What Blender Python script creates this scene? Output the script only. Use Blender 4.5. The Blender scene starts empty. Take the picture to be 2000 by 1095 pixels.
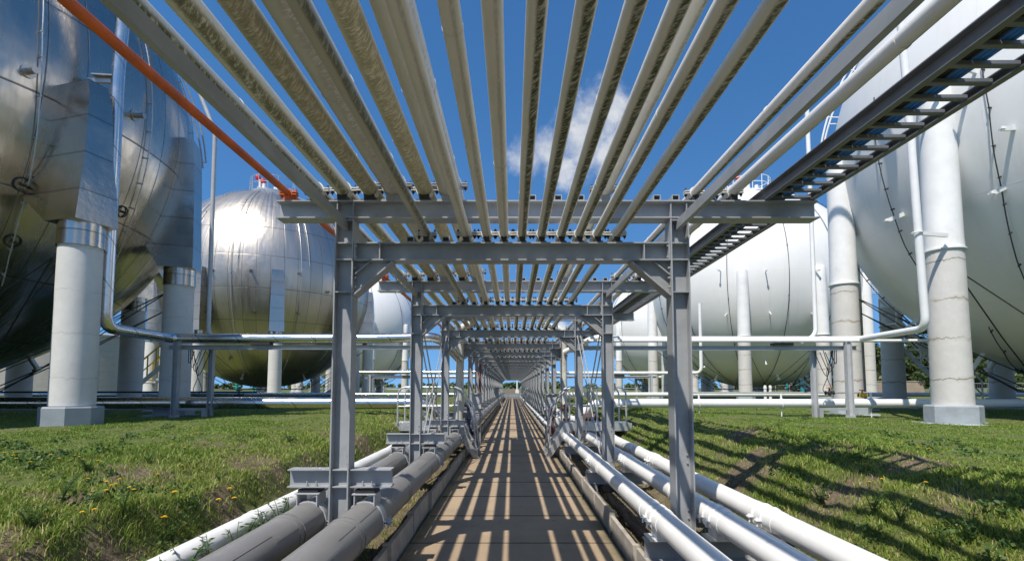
import bpy, bmesh, math, random
import numpy as np
from mathutils import Vector, Matrix, noise
R_ = math.radians
PI = math.pi
random.seed(7)
sc = bpy.context.scene
col = sc.collection
EYE = 1.6

# ------------------------------------------------------------------ camera
cam = bpy.data.objects.new("camera", bpy.data.cameras.new("camera"))
col.objects.link(cam)
PITCH = math.atan(67 / 1000)
cam.location = (0, 0, EYE)
cam.rotation_euler = (PI / 2 + PITCH, 0, 0)
cam.data.sensor_width = 36
cam.data.lens = 18.0
cam.data.shift_y = 0.0713
cam.data.clip_start = 0.05
cam.data.clip_end = 4000
sc.camera = cam

# ------------------------------------------------------------------ light
SUN = Vector((-0.330, -0.537, 1.0)).normalized()      # direction towards the sun
SKY_STRENGTH = 0.093
EXPOSURE = 0.78
lamp = bpy.data.lights.new("sun", 'SUN')
lamp.energy = 3.3
lamp.angle = R_(0.5)
lamp.color = (1.0, 0.935, 0.84)
sun = bpy.data.objects.new("sun", lamp)
col.objects.link(sun)
sun.rotation_euler = SUN.to_track_quat('Z', 'Y').to_euler()
sc.view_settings.view_transform = 'Standard'
sc.view_settings.look = 'None'
sc.view_settings.gamma = 1
sc.view_settings.exposure = EXPOSURE

# ------------------------------------------------------------------ node helpers
def nd(nt, typ, ins=None, **props):
    n = nt.nodes.new(typ)
    for k, v in props.items():
        setattr(n, k, v)
    for k, v in (ins or {}).items():
        s = n.inputs[k]
        if isinstance(v, bpy.types.NodeSocket):
            nt.links.new(v, s)
        else:
            s.default_value = v
    return n

def mt(nt, op, a, b=None, c=None, clamp=False):
    n = nt.nodes.new('ShaderNodeMath'); n.operation = op; n.use_clamp = clamp
    for i, v in enumerate((a, b, c)):
        if v is None: continue
        if isinstance(v, bpy.types.NodeSocket): nt.links.new(v, n.inputs[i])
        else: n.inputs[i].default_value = v
    return n.outputs[0]

def vm(nt, op, a, b=None, out=0):
    n = nt.nodes.new('ShaderNodeVectorMath'); n.operation = op
    for i, v in enumerate((a, b)):
        if v is None: continue
        if isinstance(v, bpy.types.NodeSocket): nt.links.new(v, n.inputs[i])
        else: n.inputs[i].default_value = v
    return n.outputs[out]

def mr(nt, v, a, b, c=0.0, d=1.0, smooth=True):
    n = nd(nt, 'ShaderNodeMapRange', {'Value': v, 'From Min': a, 'From Max': b, 'To Min': c, 'To Max': d})
    n.interpolation_type = 'SMOOTHSTEP' if smooth else 'LINEAR'
    return n.outputs[0]

def mixc(nt, f, a, b, blend='MIX'):
    n = nt.nodes.new('ShaderNodeMix'); n.data_type = 'RGBA'; n.blend_type = blend
    for i, v in ((0, f), (6, a), (7, b)):
        if isinstance(v, bpy.types.NodeSocket): nt.links.new(v, n.inputs[i])
        else: n.inputs[i].default_value = (*v, 1) if isinstance(v, tuple) and len(v) == 3 else v
    return n.outputs[2]

def nz(nt, vec, scale, detail=4, rough=0.6, dist=0.0, out='Fac'):
    n = nd(nt, 'ShaderNodeTexNoise', {'Scale': scale, 'Detail': detail, 'Roughness': rough, 'Distortion': dist})
    if vec is not None: nt.links.new(vec, n.inputs['Vector'])
    return n.outputs[out]

def new_mat(name):
    m = bpy.data.materials.new(name); m.use_nodes = True
    nt = m.node_tree
    return m, nt, nt.nodes['Principled BSDF']

def setin(nt, b, **kw):
    for k, v in kw.items():
        s = b.inputs[k.replace('_', ' ')]
        if isinstance(v, bpy.types.NodeSocket): nt.links.new(v, s)
        else: s.default_value = (*v, 1) if isinstance(v, tuple) and len(v) == 3 else v

def bump(nt, h, strength, dist, normal=None):
    n = nd(nt, 'ShaderNodeBump', {'Strength': strength, 'Distance': dist, 'Height': h})
    if normal is not None: nt.links.new(normal, n.inputs['Normal'])
    return n.outputs[0]

# ------------------------------------------------------------------ world: sky with a few fair weather clouds
def pix(px, py, Y):
    """world point at depth Y seen where photo pixel (px, py) is: used to measure positions"""
    u, v = (px - 1000) / 1000, (690 - py) / 1000
    c, s = math.cos(PITCH), math.sin(PITCH)
    d = Vector((u, c - v * s, v * c + s))
    return Vector((0, 0, EYE)) + d * (Y / d.y)

w = bpy.data.worlds.new("World"); sc.world = w; w.use_nodes = True
nt = w.node_tree; nt.nodes.clear()
sky = nt.nodes.new('ShaderNodeTexSky'); sky.sky_type = 'NISHITA'
sky.sun_disc = False
sky.sun_elevation = math.asin(SUN.z)
sky.sun_rotation = math.atan2(SUN.x, SUN.y)
sky.air_density = 1.0; sky.dust_density = 0.0; sky.ozone_density = 3.0; sky.altitude = 20
g0 = nt.nodes.new('ShaderNodeTexCoord').outputs['Generated']
s0 = nd(nt, 'ShaderNodeSeparateXYZ', {'Vector': g0})
z0 = mt(nt, 'ADD', mt(nt, 'MULTIPLY', mt(nt, 'MAXIMUM', s0.outputs[2], 0.0), .80), .20)      # clear maritime air: no bright murk on the horizon
nt.links.new(vm(nt, 'NORMALIZE', nd(nt, 'ShaderNodeCombineXYZ', {'X': s0.outputs[0], 'Y': s0.outputs[1], 'Z': z0}).outputs[0]), sky.inputs[0])
hs = nd(nt, 'ShaderNodeHueSaturation', {'Saturation': 1.25, 'Color': sky.outputs[0]})
bg1 = nd(nt, 'ShaderNodeBackground', {'Color': hs.outputs[0], 'Strength': SKY_STRENGTH})
tc = nt.nodes.new('ShaderNodeTexCoord').outputs['Generated']
nrm = vm(nt, 'NORMALIZE', tc)
blobs = [(1165, 225, .075), (1200, 205, .055), (1140, 275, .085), (1065, 288, .05), (1030, 310, .05), (1190, 300, .06), (1100, 330, .05),
         (1095, 640, .02), (1068, 642, .015), (1310, 585, .02)]
acc = None
for (px, py, r) in blobs:
    d = (pix(px, py, 10) - Vector((0, 0, EYE))).normalized()
    dist = vm(nt, 'DISTANCE', nrm, tuple(d), out=1)
    b = mt(nt, 'SUBTRACT', 1.0, mt(nt, 'DIVIDE', dist, r), clamp=True)
    acc = b if acc is None else mt(nt, 'MAXIMUM', acc, b)
n1 = nz(nt, nrm, 13, 9, .66, .25)
m1 = mt(nt, 'MULTIPLY', mr(nt, mt(nt, 'ADD', acc, mt(nt, 'MULTIPLY', mt(nt, 'SUBTRACT', n1, .5), 1.5)), .12, .80), .85)
m1 = mt(nt, 'MULTIPLY', m1, mr(nt, acc, 0.0, 0.12))
# clouds behind the photographer (seen in the polished tanks)
stretch = vm(nt, 'MULTIPLY', nrm, (1.6, 1.6, 5.0))
n2 = nz(nt, stretch, 1.5, 6, .55, .4)
sep = nd(nt, 'ShaderNodeSeparateXYZ', {'Vector': nrm})
m2 = mt(nt, 'MULTIPLY', mr(nt, n2, .48, .64), mr(nt, sep.outputs[1], .15, -.25))
m2 = mt(nt, 'MULTIPLY', m2, mr(nt, sep.outputs[2], .92, .60))
cl = mt(nt, 'MAXIMUM', m1, m2)
ccol = mixc(nt, mr(nt, n1, .35, .65), (.62, .68, .80), (1.0, 1.0, 1.0))
bg2 = nd(nt, 'ShaderNodeBackground', {'Color': ccol, 'Strength': 0.50})
mx = nt.nodes.new('ShaderNodeMixShader')
nt.links.new(cl, mx.inputs[0]); nt.links.new(bg1.outputs[0], mx.inputs[1]); nt.links.new(bg2.outputs[0], mx.inputs[2])
wo = nt.nodes.new('ShaderNodeOutputWorld'); nt.links.new(mx.outputs[0], wo.inputs[0])

# ------------------------------------------------------------------ mesh builder
class MB:
    def __init__(self): self.v = []; self.f = []; self.m = []
    def add(self, vs, fs, mi=0):
        o = len(self.v); self.v += [tuple(v) for v in vs]
        self.f += [tuple(i + o for i in f) for f in fs]; self.m += [mi] * len(fs)
        return self
    def box(self, x0, x1, y0, y1, z0, z1, mi=0, M=None):
        vs = [Vector((x, y, z)) for z in (z0, z1) for y in (y0, y1) for x in (x0, x1)]
        if M is not None: vs = [M @ v for v in vs]
        return self.add(vs, [(0, 2, 3, 1), (4, 5, 7, 6), (0, 1, 5, 4), (2, 6, 7, 3), (0, 4, 6, 2), (1, 3, 7, 5)], mi)
    def bar(self, a, b, w, h, mi=0, up=(0, 0, 1)):
        a = Vector(a); b = Vector(b); d = b - a; L = d.length; d.normalize()
        u = Vector(up)
        if abs(d.dot(u)) > .98: u = Vector((0, 1, 0))
        s = d.cross(u).normalized(); u = s.cross(d)
        M = Matrix.Translation(a) @ Matrix((s, d, u)).transposed().to_4x4()
        return self.box(-w / 2, w / 2, 0, L, -h / 2, h / 2, mi, M)
    def ibeam(self, a, b, w, h, t=.012, mi=0, up=(0, 0, 1)):
        a = Vector(a); b = Vector(b); d = b - a; L = d.length; d.normalize()
        u = Vector(up)
        if abs(d.dot(u)) > .98: u = Vector((0, 1, 0))
        s = d.cross(u).normalized(); u = s.cross(d)
        M = Matrix.Translation(a) @ Matrix((s, d, u)).transposed().to_4x4()
        hw, hh = w / 2, h / 2
        k = t * .4
        pts = [(-hw, -hh), (hw, -hh), (hw, -hh + t), (k, -hh + t), (k, hh - t), (hw, hh - t), (hw, hh), (-hw, hh),
               (-hw, hh - t), (-k, hh - t), (-k, -hh + t), (-hw, -hh + t)]
        n = len(pts)
        vs = [M @ Vector((x, 0, z)) for x, z in pts] + [M @ Vector((x, L, z)) for x, z in pts]
        fs = [((i + 1) % n, i, i + n, (i + 1) % n + n) for i in range(n)]
        for o in (0, n):
            q = [(0, 1, 2, 11), (3, 4, 9, 10), (5, 6, 7, 8)]
            fs += [tuple(i + o for i in (f if o == 0 else f[::-1])) for f in q]
        return self.add(vs, fs, mi)
    def tube(self, path, r, n=12, mi=0, cap=True, closed=False):
        P = [Vector(p) for p in path]
        rs = r if isinstance(r, (list, tuple)) else [r] * len(P)
        vs = []; fs = []
        N = len(P); prev = None
        for i in range(N):
            if closed: t = (P[(i + 1) % N] - P[i - 1])
            else: t = (P[min(i + 1, N - 1)] - P[max(i - 1, 0)])
            t.normalize()
            if prev is None:
                u = Vector((0, 0, 1)) if abs(t.z) < .9 else Vector((1, 0, 0))
            else: u = prev
            u = (u - t * u.dot(t)).normalized(); prev = u
            s = t.cross(u)
            for k in range(n):
                a = 2 * PI * k / n
                vs.append(P[i] + (u * math.cos(a) + s * math.sin(a)) * rs[i])
        M = N if closed else N - 1
        for i in range(M):
            j = (i + 1) % N
            for k in range(n):
                k2 = (k + 1) % n
                fs.append((i * n + k, i * n + k2, j * n + k2, j * n + k))
        if cap and not closed:
            fs.append(tuple(range(n))[::-1]); fs.append(tuple((N - 1) * n + k for k in range(n)))
        return self.add(vs, fs, mi)
    def cyl(self, a, b, r, n=12, mi=0, r2=None):
        return self.tube([a, b], [r, r if r2 is None else r2], n, mi)
    def lathe(self, prof, n=24, mi=0, M=None):
        vs = []; fs = []
        for (r, z) in prof:
            for k in range(n):
                a = 2 * PI * k / n
                v = Vector((r * math.cos(a), r * math.sin(a), z))
                vs.append(M @ v if M is not None else v)
        for i in range(len(prof) - 1):
            for k in range(n):
                k2 = (k + 1) % n
                fs.append((i * n + k, i * n + k2, (i + 1) * n + k2, (i + 1) * n + k))
        fs.append(tuple(range(n))[::-1]); fs.append(tuple((len(prof) - 1) * n + k for k in range(n)))
        return self.add(vs, fs, mi)
    def prism(self, pts, a, b, axis='y', mi=0, M=None):
        n = len(pts)
        def mk(p, q):
            v = Vector((p[0], q, p[1])) if axis == 'y' else Vector((q, p[0], p[1])) if axis == 'x' else Vector((p[0], p[1], q))
            return M @ v if M is not None else v
        vs = [mk(p, a) for p in pts] + [mk(p, b) for p in pts]
        fs = [(i, (i + 1) % n, (i + 1) % n + n, i + n) for i in range(n)] + [tuple(range(n))[::-1], tuple(range(n, 2 * n))]
        return self.add(vs, fs, mi)
    def mesh(self, name, mats, smooth=True, ang=38):
        me = bpy.data.meshes.new(name)
        me.from_pydata(self.v, [], self.f)
        for m in (mats if isinstance(mats, (list, tuple)) else [mats]): me.materials.append(m)
        if any(self.m): me.polygons.foreach_set('material_index', self.m)
        bm = bmesh.new(); bm.from_mesh(me); bmesh.ops.recalc_face_normals(bm, faces=bm.faces); bm.to_mesh(me); bm.free()
        if smooth:
            me.polygons.foreach_set('use_smooth', [True] * len(me.polygons))
            me.set_sharp_from_angle(angle=R_(ang))
        me.update()
        return me
    def obj(self, name, mats, parent=None, loc=(0, 0, 0), rz=0, **kw):
        return link(name, self.mesh(name, mats, **kw), parent, loc, rz)

def link(name, me, parent=None, loc=(0, 0, 0), rz=0):
    o = bpy.data.objects.new(name, me); col.objects.link(o)
    if parent: o.parent = parent
    o.location = loc; o.rotation_euler = (0, 0, rz)
    return o

def tag(o, label, cat, group=None, kind=None):
    if label: o['label'] = label
    if cat: o['category'] = cat
    if group: o['group'] = group
    if kind: o['kind'] = kind
    return o

def thing(name, label, cat, loc=(0, 0, 0), rz=0, group=None):
    return tag(link(name, None, None, loc, rz), label, cat, group)

def struct(o):
    o['kind'] = 'structure'; return o

KIDS = {}
def copy_tree(root, loc, rz, label, group=None):
    if root.name not in KIDS:
        ch = {}
        for o in bpy.data.objects:
            if o.parent: ch.setdefault(o.parent.name, []).append(o)
        KIDS[root.name] = ch
    ch = KIDS[root.name]
    def cp(o, par):
        c = o.copy(); col.objects.link(c)
        if par: c.parent = par
        for k in ch.get(o.name, []): cp(k, c)
        return c
    r = cp(root, None); r.location = loc; r.rotation_euler = (0, 0, rz); r['label'] = label
    if group: r['group'] = group
    return r

def fillet(pts, r=.25, seg=6):
    P = [Vector(p) for p in pts]; out = [P[0]]
    for i in range(1, len(P) - 1):
        a, b, c = P[i - 1], P[i], P[i + 1]
        d1 = (a - b); d2 = (c - b)
        k = min(r, d1.length * .45, d2.length * .45)
        p, q = b + d1.normalized() * k, b + d2.normalized() * k
        for j in range(seg + 1):
            t = j / seg
            out.append(p * (1 - t) ** 2 + b * 2 * t * (1 - t) + q * t * t)
    out.append(P[-1]); return out

ORD = ['first', 'second', 'third', 'fourth', 'fifth', 'sixth', 'seventh', 'eighth', 'ninth', 'tenth', 'eleventh', 'twelfth']

# ------------------------------------------------------------------ materials
def obj_co(nt): return nt.nodes.new('ShaderNodeTexCoord').outputs['Object']

def paint(name, base, rough=.45, var=.12, scale=6, metal=0, bumpy=0.0, dirt=None):
    m, nt, b = new_mat(name)
    co = obj_co(nt)
    n = nz(nt, co, scale, 6, .65)
    c = mixc(nt, mr(nt, n, .3, .7), tuple(x * (1 - var) for x in base), tuple(min(1, x * (1 + var)) for x in base))
    if dirt:
        n2 = nz(nt, co, scale * .35, 7, .7, .5)
        c = mixc(nt, mr(nt, n2, .56, .70, 0, dirt[3]), c, dirt[:3])
    setin(nt, b, Base_Color=c, Roughness=mr(nt, n, .2, .8, rough * .85, min(1, rough * 1.2)), Metallic=metal)
    if bumpy: setin(nt, b, Normal=bump(nt, nz(nt, co, scale * 6, 4), bumpy, .01))
    return m

STEEL = paint('steel_grey_paint', (.315, .328, .338), .40, .12, 3, dirt=(.19, .175, .15, .45))
STEEL_L = paint('light_grey_paint', (.42, .435, .45), .42, .08, 3)
RUNG = paint('rung_grey', (.15, .157, .165), .45, .15, 6)
GALV = paint('galvanised', (.50, .51, .51), .35, .15, 20, metal=.5)
DARK = paint('dark_rubber', (.02, .02, .022), .6)
DARKPAD = paint('dark_pad', (.035, .035, .033), .6)
CREAM = paint('cream_clamp', (.62, .61, .56), .45, .15, 20, dirt=(.25, .12, .05, .6))
WHITE = paint('white_paint', (.78, .78, .765), .32, .05, 2, dirt=(.55, .52, .45, .30))
GREYPIPE = paint('grey_lagging', (.20, .196, .192), .42, .10, 2.5, dirt=(.12, .115, .10, .4))
ORANGE = paint('orange_paint', (.50, .098, .008), .5, .25, 4, dirt=(.22, .05, .015, .6))
RED = paint('red_paint', (.55, .02, .025), .35)
BROWN = paint('brown_primer', (.10, .045, .035), .5, .3, 8)
BLUE = paint('blue_cable', (.035, .20, .60), .45)
NAVY = paint('navy_paint', (.012, .018, .05), .4)
TEAL = paint('teal_paint', (.02, .26, .27), .4)
YELLOW = paint('yellow_paint', (.62, .42, .03), .4)
CABLE = paint('black_cable', (.012, .012, .012), .5)
ROD = paint('dark_rod', (.03, .032, .035), .5)
PLINTH_A = paint('plinth_blue_grey', (.25, .285, .31), .6, .10, 2.5, bumpy=.2, dirt=(.18, .19, .19, .5))
PLINTH_E = paint('plinth_pale_grey', (.33, .365, .385), .65, .14, 2, bumpy=.3, dirt=(.17, .17, .165, .6))
WOODPOST = paint('log_brown', (.12, .085, .06), .9, .3, 8, bumpy=.5)
BARK = paint('bark', (.055, .042, .03), .9, .3, 6)

def pipe_mat(name, base, algae=(.075, .085, .03), amt=1.0, width=.55, center=-.78, streak=1.0, rough=.42, wob=.9, rust=.25, dark=(.035, .04, .018)):
    """painted pipe along local Y, origin on its axis: algae grow in a band along the flank that never sees the sun"""
    m, nt, b = new_mat(name)
    co = obj_co(nt)
    s = nd(nt, 'ShaderNodeSeparateXYZ', {'Vector': co})
    ang = mt(nt, 'ARCTAN2', s.outputs[2], s.outputs[0])
    d = mt(nt, 'ABSOLUTE', mt(nt, 'SUBTRACT', ang, center))
    sh_ = nd(nt, 'ShaderNodeCombineXYZ', {'X': s.outputs[0], 'Y': mt(nt, 'ADD', s.outputs[1], mt(nt, 'MULTIPLY', ang, .03)), 'Z': s.outputs[2]})
    st = vm(nt, 'MULTIPLY', sh_.outputs[0], (22, 38 * streak, 22))
    n = nz(nt, st, 1.0, 7, .75, .2)
    nb = nz(nt, vm(nt, 'MULTIPLY', co, (3, .9, 3)), 1.0, 4, .6)
    dd = mt(nt, 'ADD', d, mt(nt, 'MULTIPLY', mt(nt, 'SUBTRACT', n, .5), wob))
    dd = mt(nt, 'ADD', dd, mt(nt, 'MULTIPLY', mt(nt, 'SUBTRACT', nb, .5), .9))
    mask = mt(nt, 'MULTIPLY', mr(nt, dd, width, width * .45), mr(nt, n, .30, .55))
    mask = mt(nt, 'MULTIPLY', mask, amt)
    # beige grime over the whole underside
    under = mt(nt, 'MULTIPLY', mr(nt, s.outputs[2], .045, -.045), mr(nt, nb, .25, .75, .45, .95))
    c = mixc(nt, under, base, (base[0] * .92, base[1] * .89, base[2] * .81))
    fine = nz(nt, vm(nt, 'MULTIPLY', co, (18, 3, 18)), 1.0, 6, .7)
    c = mixc(nt, mr(nt, fine, .35, .8, 0, .28), c, (.36, .33, .26))
    al = mixc(nt, mr(nt, n, .45, .68), algae, dark)
    c = mixc(nt, mask, c, al)
    rs = nz(nt, vm(nt, 'ADD', co, (31, 7, 3)), 3.2, 7, .65)
    c = mixc(nt, mr(nt, rs, .69, .75, 0, rust * 2.2), c, (.23, .075, .02))
    setin(nt, b, Base_Color=c, Roughness=mr(nt, mask, 0, 1, rough, .85),
          Normal=bump(nt, n, .25, .004))
    return m

CREAMB = (.80, .775, .72)
PIPE = [pipe_mat('pipe_cream_%d' % i, CREAMB, amt=a, width=wd, center=c, rust=r) for i, (a, wd, c, r) in enumerate(
    ((.35, .35, -1.2, .25), (1.0, .72, -1.2, .2), (1.0, .80, -1.35, .15), (.95, .65, -1.45, .35)))]
PIPE_MOSS = pipe_mat('pipe_mossy', (.72, .70, .60), algae=(.13, .135, .045), amt=.85, width=.85, center=-.95, wob=1.3, rust=.15, dark=(.05, .052, .02))
PIPE_HEAVY = pipe_mat('pipe_heavy_moss', (.66, .63, .50), algae=(.25, .23, .11), amt=.8, width=1.5, center=-1.0, wob=2.2, streak=1.6, rust=.1, dark=(.11, .105, .045))
PIPE_GREEN = pipe_mat('pipe_green_edge', (.66, .65, .60), algae=(.10, .12, .05), amt=1, width=.95, center=-.9, wob=1.0, rust=.05)
PIPE_RUSTY = pipe_mat('pipe_rusty', (.50, .48, .40), algae=(.11, .11, .05), amt=.8, width=.8, center=-.6, rust=1.0)
PIPE_GREY = pipe_mat('pipe_grey_lagged', (.62, .61, .57), algae=(.15, .145, .10), amt=.5, width=1.0, center=-.9, rust=.05)
PIPE_WHITE = pipe_mat('pipe_white', (.76, .755, .73), algae=(.10, .11, .05), amt=.5, width=.4, center=-.95, rust=.25)

def metal_shell(name, R, tint=(.50, .475, .44), wob=.10, meridians=56, bands=11, rough=.15):
    m, nt, b = new_mat(name)
    co = obj_co(nt)
    s = nd(nt, 'ShaderNodeSeparateXYZ', {'Vector': co})
    az = mt(nt, 'MULTIPLY', mt(nt, 'ARCTAN2', s.outputs[1], s.outputs[0]), meridians / (2 * PI))
    lat = mt(nt, 'MULTIPLY', mt(nt, 'ARCSINE', mt(nt, 'DIVIDE', s.outputs[2], R + .001)), bands / PI)
    lat = mt(nt, 'ADD', lat, .5)
    ca, cb = mt(nt, 'FLOOR', az), mt(nt, 'FLOOR', lat)
    fa = mt(nt, 'ABSOLUTE', mt(nt, 'SUBTRACT', mt(nt, 'FRACT', az), .5))
    fb = mt(nt, 'ABSOLUTE', mt(nt, 'SUBTRACT', mt(nt, 'FRACT', lat), .5))
    line = mt(nt, 'MAXIMUM', mr(nt, fa, .478, .494), mr(nt, fb, .488, .496))
    cell = nd(nt, 'ShaderNodeCombineXYZ', {'X': ca, 'Y': cb})
    wn = nd(nt, 'ShaderNodeTexWhiteNoise', {'Vector': cell.outputs[0]}, noise_dimensions='3D')
    rnd, rcol = wn.outputs['Value'], wn.outputs['Color']
    n1 = nz(nt, vm(nt, 'MULTIPLY', co, (1, 1, .8)), .55, 3, .5, .6)
    n2 = nz(nt, vm(nt, 'ADD', co, vm(nt, 'SCALE', rcol, None)), 1.2, 2, .5)
    geo = nt.nodes.new('ShaderNodeNewGeometry').outputs['Normal']
    tiltn = vm(nt, 'SUBTRACT', rcol, (.5, .5, .5))
    sc_ = nt.nodes.new('ShaderNodeVectorMath'); sc_.operation = 'SCALE'
    nt.links.new(tiltn, sc_.inputs[0]); sc_.inputs['Scale'].default_value = .018
    nn = vm(nt, 'NORMALIZE', vm(nt, 'ADD', geo, sc_.outputs[0]))
    h = mt(nt, 'ADD', mt(nt, 'MULTIPLY', n1, 1.0), mt(nt, 'MULTIPLY', n2, .35))
    nb = bump(nt, h, wob * 4, .25, nn)
    nb = bump(nt, mt(nt, 'SUBTRACT', 1.0, line), .35, .015, nb)
    streak = nz(nt, nd(nt, 'ShaderNodeCombineXYZ', {'X': mt(nt, 'MULTIPLY', az, 2.2), 'Y': 0.0, 'Z': mt(nt, 'MULTIPLY', s.outputs[2], .25)}).outputs[0], 2.0, 5, .6)
    c = mixc(nt, mr(nt, rnd, 0, 1, 0, .55), tint, tuple(x * .80 for x in tint))
    c = mixc(nt, mr(nt, streak, .45, .8, 0, .45), c, (.40, .35, .28))
    c = mixc(nt, mt(nt, 'MULTIPLY', line, .75), c, (.06, .055, .05))
    rg = mt(nt, 'ADD', mr(nt, streak, .3, .8, rough, rough + .14), mt(nt, 'MULTIPLY', rnd, .06))
    setin(nt, b, Base_Color=c, Metallic=1.0, Roughness=rg, Normal=nb)
    return m

CLAD = paint('sheet_cladding', (.44, .42, .385), .30, .14, 1.6, metal=1.0)
def seam_clad():
    m, nt, b = new_mat('seamed_cladding')
    co = obj_co(nt); s = nd(nt, 'ShaderNodeSeparateXYZ', {'Vector': co})
    f = mt(nt, 'ABSOLUTE', mt(nt, 'SUBTRACT', mt(nt, 'FRACT', mt(nt, 'MULTIPLY', s.outputs[2], 1.25)), .5))
    line = mr(nt, f, .475, .492)
    cellr = nd(nt, 'ShaderNodeTexWhiteNoise', {'W': mt(nt, 'FLOOR', mt(nt, 'MULTIPLY', s.outputs[2], 1.25))}, noise_dimensions='1D')
    n = nz(nt, co, 1.1, 4, .6)
    c = mixc(nt, cellr.outputs['Value'], (.38, .35, .305), (.47, .435, .385))
    c = mixc(nt, mr(nt, n, .5, .75, 0, .4), c, (.36, .33, .29))
    c = mixc(nt, mt(nt, 'MULTIPLY', line, .7), c, (.10, .10, .10))
    setin(nt, b, Base_Color=c, Metallic=1.0, Roughness=mr(nt, n, .3, .7, .16, .28), Normal=bump(nt, n, .14, .10))
    return m
CLADS = seam_clad()
def clad_pipe():
    """bright metal jacketing with ring seams along the length"""
    m, nt, b = new_mat('jacketed_pipe')
    co = obj_co(nt); s = nd(nt, 'ShaderNodeSeparateXYZ', {'Vector': co})
    t = mt(nt, 'ADD', mt(nt, 'ADD', s.outputs[0], s.outputs[1]), s.outputs[2])
    f = mt(nt, 'ABSOLUTE', mt(nt, 'SUBTRACT', mt(nt, 'FRACT', t), .5))
    line = mr(nt, f, .482, .492)
    n = nz(nt, co, 2.5, 4, .6)
    c = mixc(nt, mt(nt, 'MULTIPLY', line, .8), mixc(nt, n, (.70, .69, .67), (.58, .565, .54)), (.12, .12, .12))
    setin(nt, b, Base_Color=c, Metallic=1.0, Roughness=mr(nt, n, .3, .7, .18, .32))
    return m
JACKET = clad_pipe()

def white_shell(name, R):
    m, nt, b = new_mat(name)
    co = obj_co(nt)
    s = nd(nt, 'ShaderNodeSeparateXYZ', {'Vector': co})
    az = mt(nt, 'MULTIPLY', mt(nt, 'ARCTAN2', s.outputs[1], s.outputs[0]), 20)
    streak = nz(nt, nd(nt, 'ShaderNodeCombineXYZ', {'X': az, 'Y': 0.0, 'Z': mt(nt, 'MULTIPLY', s.outputs[2], .35)}).outputs[0], 1.0, 6, .65)
    n = nz(nt, co, .5, 5, .6)
    c = mixc(nt, mr(nt, n, .3, .7), (.78, .78, .765), (.745, .745, .725))
    c = mixc(nt, mr(nt, streak, .52, .80, 0, .38), c, (.60, .57, .49))
    lat = mt(nt, 'MULTIPLY', mt(nt, 'ARCSINE', mt(nt, 'DIVIDE', s.outputs[2], R + .001)), 8 / PI)
    fb = mt(nt, 'ABSOLUTE', mt(nt, 'SUBTRACT', mt(nt, 'FRACT', lat), .5))
    mer = mt(nt, 'ABSOLUTE', mt(nt, 'SUBTRACT', mt(nt, 'FRACT', mt(nt, 'MULTIPLY', az, 18 / 20 / (2 * PI))), .5))
    weld = mt(nt, 'MAXIMUM', mr(nt, fb, .492, .498), mr(nt, mer, .492, .498))
    c = mixc(nt, mt(nt, 'MULTIPLY', weld, .10), c, (.45, .43, .38))
    setin(nt, b, Base_Color=c, Roughness=.34, Normal=bump(nt, mt(nt, 'ADD', n, mt(nt, 'MULTIPLY', weld, .15)), .10, .10))
    return m

def pillar_concrete(name, base, crack=.9, rust=.5):
    m, nt, b = new_mat(name)
    co = obj_co(nt)
    s = nd(nt, 'ShaderNodeSeparateXYZ', {'Vector': co})
    n = nz(nt, co, 2.2, 6, .65)
    wv = nz(nt, vm(nt, 'MULTIPLY', co, (2.2, 2.2, .6)), 1.0, 5, .7)
    zz = mt(nt, 'ADD', s.outputs[2], mt(nt, 'MULTIPLY', mt(nt, 'SUBTRACT', wv, .5), .36))
    f = mt(nt, 'ABSOLUTE', mt(nt, 'SUBTRACT', mt(nt, 'FRACT', mt(nt, 'MULTIPLY', zz, 1.12)), .5))
    gap = mr(nt, nz(nt, vm(nt, 'MULTIPLY', co, (1.2, 1.2, 2.0)), 1.0, 3), .36, .50)
    line = mt(nt, 'MULTIPLY', mr(nt, f, .484, .496), gap)
    stain = mt(nt, 'MULTIPLY', mt(nt, 'MULTIPLY', mr(nt, f, .40, .5), mr(nt, n, .45, .68)), rust)  # brown rust stain spreading from the cracks
    c = mixc(nt, mr(nt, n, .3, .7), tuple(x * .90 for x in base), base)
    c = mixc(nt, stain, c, (.36, .26, .15))
    c = mixc(nt, mt(nt, 'MULTIPLY', line, crack), c, (.14, .12, .10))
    c = mixc(nt, mr(nt, nz(nt, co, .9, 6, .7, 1.0), .58, .75, 0, .35), c, (.44, .39, .31))
    setin(nt, b, Base_Color=c, Roughness=.75, Normal=bump(nt, nz(nt, co, 9, 5), .18, .02))
    return m
CONC_E = pillar_concrete('pillar_cracked', (.60, .585, .55), rust=.8)
CONC_A = pillar_concrete('pillar_clean', (.62, .61, .58), crack=.25, rust=.12)

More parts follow.
